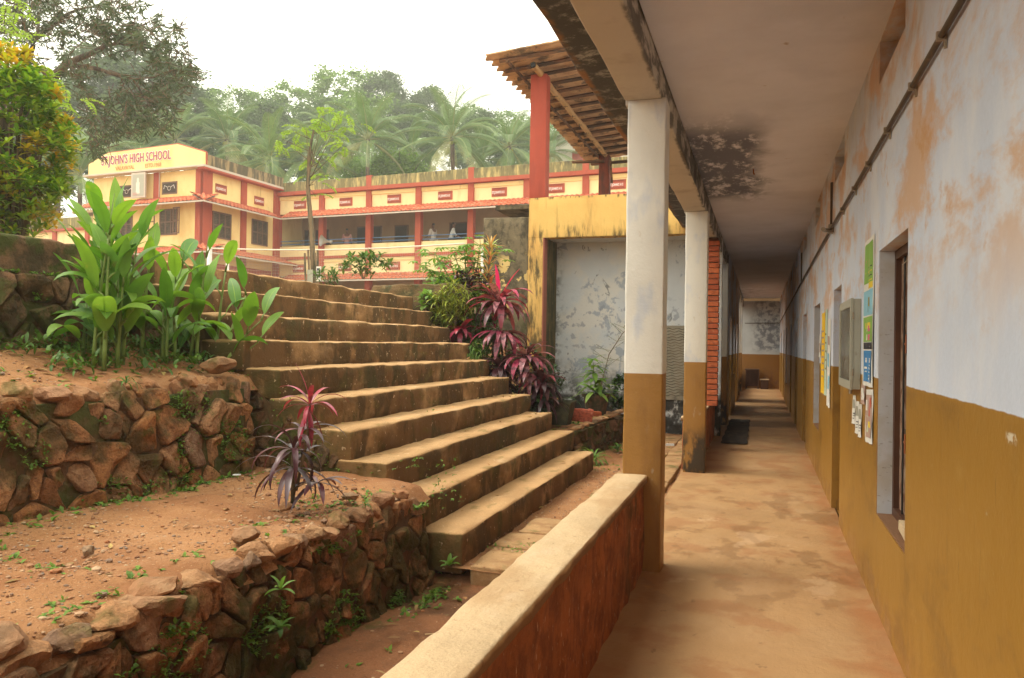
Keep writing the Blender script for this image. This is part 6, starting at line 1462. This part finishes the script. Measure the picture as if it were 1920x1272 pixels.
tl = [(722,185,95,1,1.05,'dark rounded tree standing highest on the skyline'),(805,205,98,1,.95,'second dark tree on the skyline just left of the tallest palm'),(640,185,92,0,1.1,'light green tree left of the dark rounded skyline tree'),(565,200,90,2,1.05,'wide light green tree above the inner corner of the school'),
      (500,225,88,0,.9,'light green tree above the young tree, further left'),(430,215,86,0,.85,'slim pale tree right of the mango branches'),(400,250,80,2,.8,'low tree left of the slim pale one'),(880,235,95,2,.95,'broad tree behind the right side of the tallest palm'),(960,255,100,0,.9,'pale tree left of the red roof post'),(1045,262,96,2,.8,'tree seen below the lean-to roof'),
      (330,215,70,1,1.0,'dark tree behind the tips of the mango branches'),(270,190,66,1,1.15,'large dark tree hidden behind the mango branches'),(190,200,64,1,1.1,'dark tree behind the croton bush and mango branches'),(110,260,60,1,1.0,'dark tree low behind the croton bush'),(740,325,60,3,.9,'bright green bush just above the school roof between palms'),(680,325,62,3,.7,'smaller bright bush above the school roof'),
      (600,250,80,1,1.0,'dark tree filling the slope behind the young tree'),(680,245,82,0,1.1,'mid green tree on the slope between two palms'),(770,255,84,1,1.0,'dark tree on the slope left of the tallest palm'),(500,275,76,1,1.0,'dark tree on the slope above the school corner'),(900,280,84,1,1.0,'dark tree on the slope right of the tallest palm'),(990,300,84,1,.9,'dark tree on the slope behind the red roof post'),(410,300,72,1,.9,'dark tree low on the slope right of the name board'),(40,330,60,1,1.0,'dark tree at the far left edge behind the croton bush'),(1120,300,110,1,.8,'distant dark tree beside the pale house')]
po = {}
for (x,y,T,v,s_,lab) in tl:
    c_ = at(x,y,T); zb_ = hz(c_.x,c_.y)-.5
    t = thing('broad_tree' if v != 3 else 'leafy_bush', lab, 'tree' if v != 3 else 'bush', (c_.x,c_.y,zb_), R.uniform(0,6.28), 'trees on the hill behind the school' if v != 3 else 'bright bushes behind the school roof')
    h = max(2., c_.z-zb_-(18*T/1456 if y < 262 and x > 380 else 0))
    if v not in po: po[v] = cr = tm[v][1].build('crown', M[tm[v][0]], t, local=True)
    else: cr = po[v].copy(); COL.objects.link(cr); cr.parent = t
    cr.location = (0,0,h); cr.scale = (s_,)*3
    mb = MB(); mb.tube([(0,0,0),(.2,.1,h*.5),(0,0,h)], [.4*s_,.3*s_,.12], 7)
    for k in range(5): a = k*1.3; limb(mb, (.1,.05,h*.7), (2.2*s_*math.cos(a),2.2*s_*math.sin(a),h+1.5*s_), .12, .04)
    mb.build('trunk', M['bark'], t, smooth=True, local=True)
# far undergrowth on the hill: one mass
mb = MB()
for _ in range(1500):
    x = R.uniform(-110,12); y = R.uniform(47,120); 
    z = hz(x,y); s_ = R.uniform(.6,1.4)
    for _ in range(16):
        p = Vector((x+R.gauss(0,1)*s_,y+R.gauss(0,1)*s_,z+abs(R.gauss(0,1))*s_*.7)); leaf(mb, p, Vector((R.gauss(0,1),R.gauss(0,1),R.gauss(0,.6))), R.uniform(.6,1.0), .45, R.random())
tag(mb.build('hillside_undergrowth', M['tree_b']), 'thick undergrowth covering the hill behind the palms', 'undergrowth', kind='stuff')

# ------------------------------------------------------------------ haze
HZ = .0019
mb = MB(); mb.box(-420,90,-70,215,-1.6,60); o = mb.build('haze', bpy.data.materials.new('thin_haze')); tag(o, kind='stuff')
hm = o.data.materials[0]; hm.use_nodes = True; ht = hm.node_tree; ht.nodes.remove(ht.nodes['Principled BSDF'])
pv = ht.nodes.new('ShaderNodeVolumePrincipled'); pv.inputs['Density'].default_value = HZ; pv.inputs['Color'].default_value = (.96,.95,.90,1); pv.inputs['Anisotropy'].default_value = .3
ht.links.new(pv.outputs[0], ht.nodes['Material Output'].inputs['Volume'])
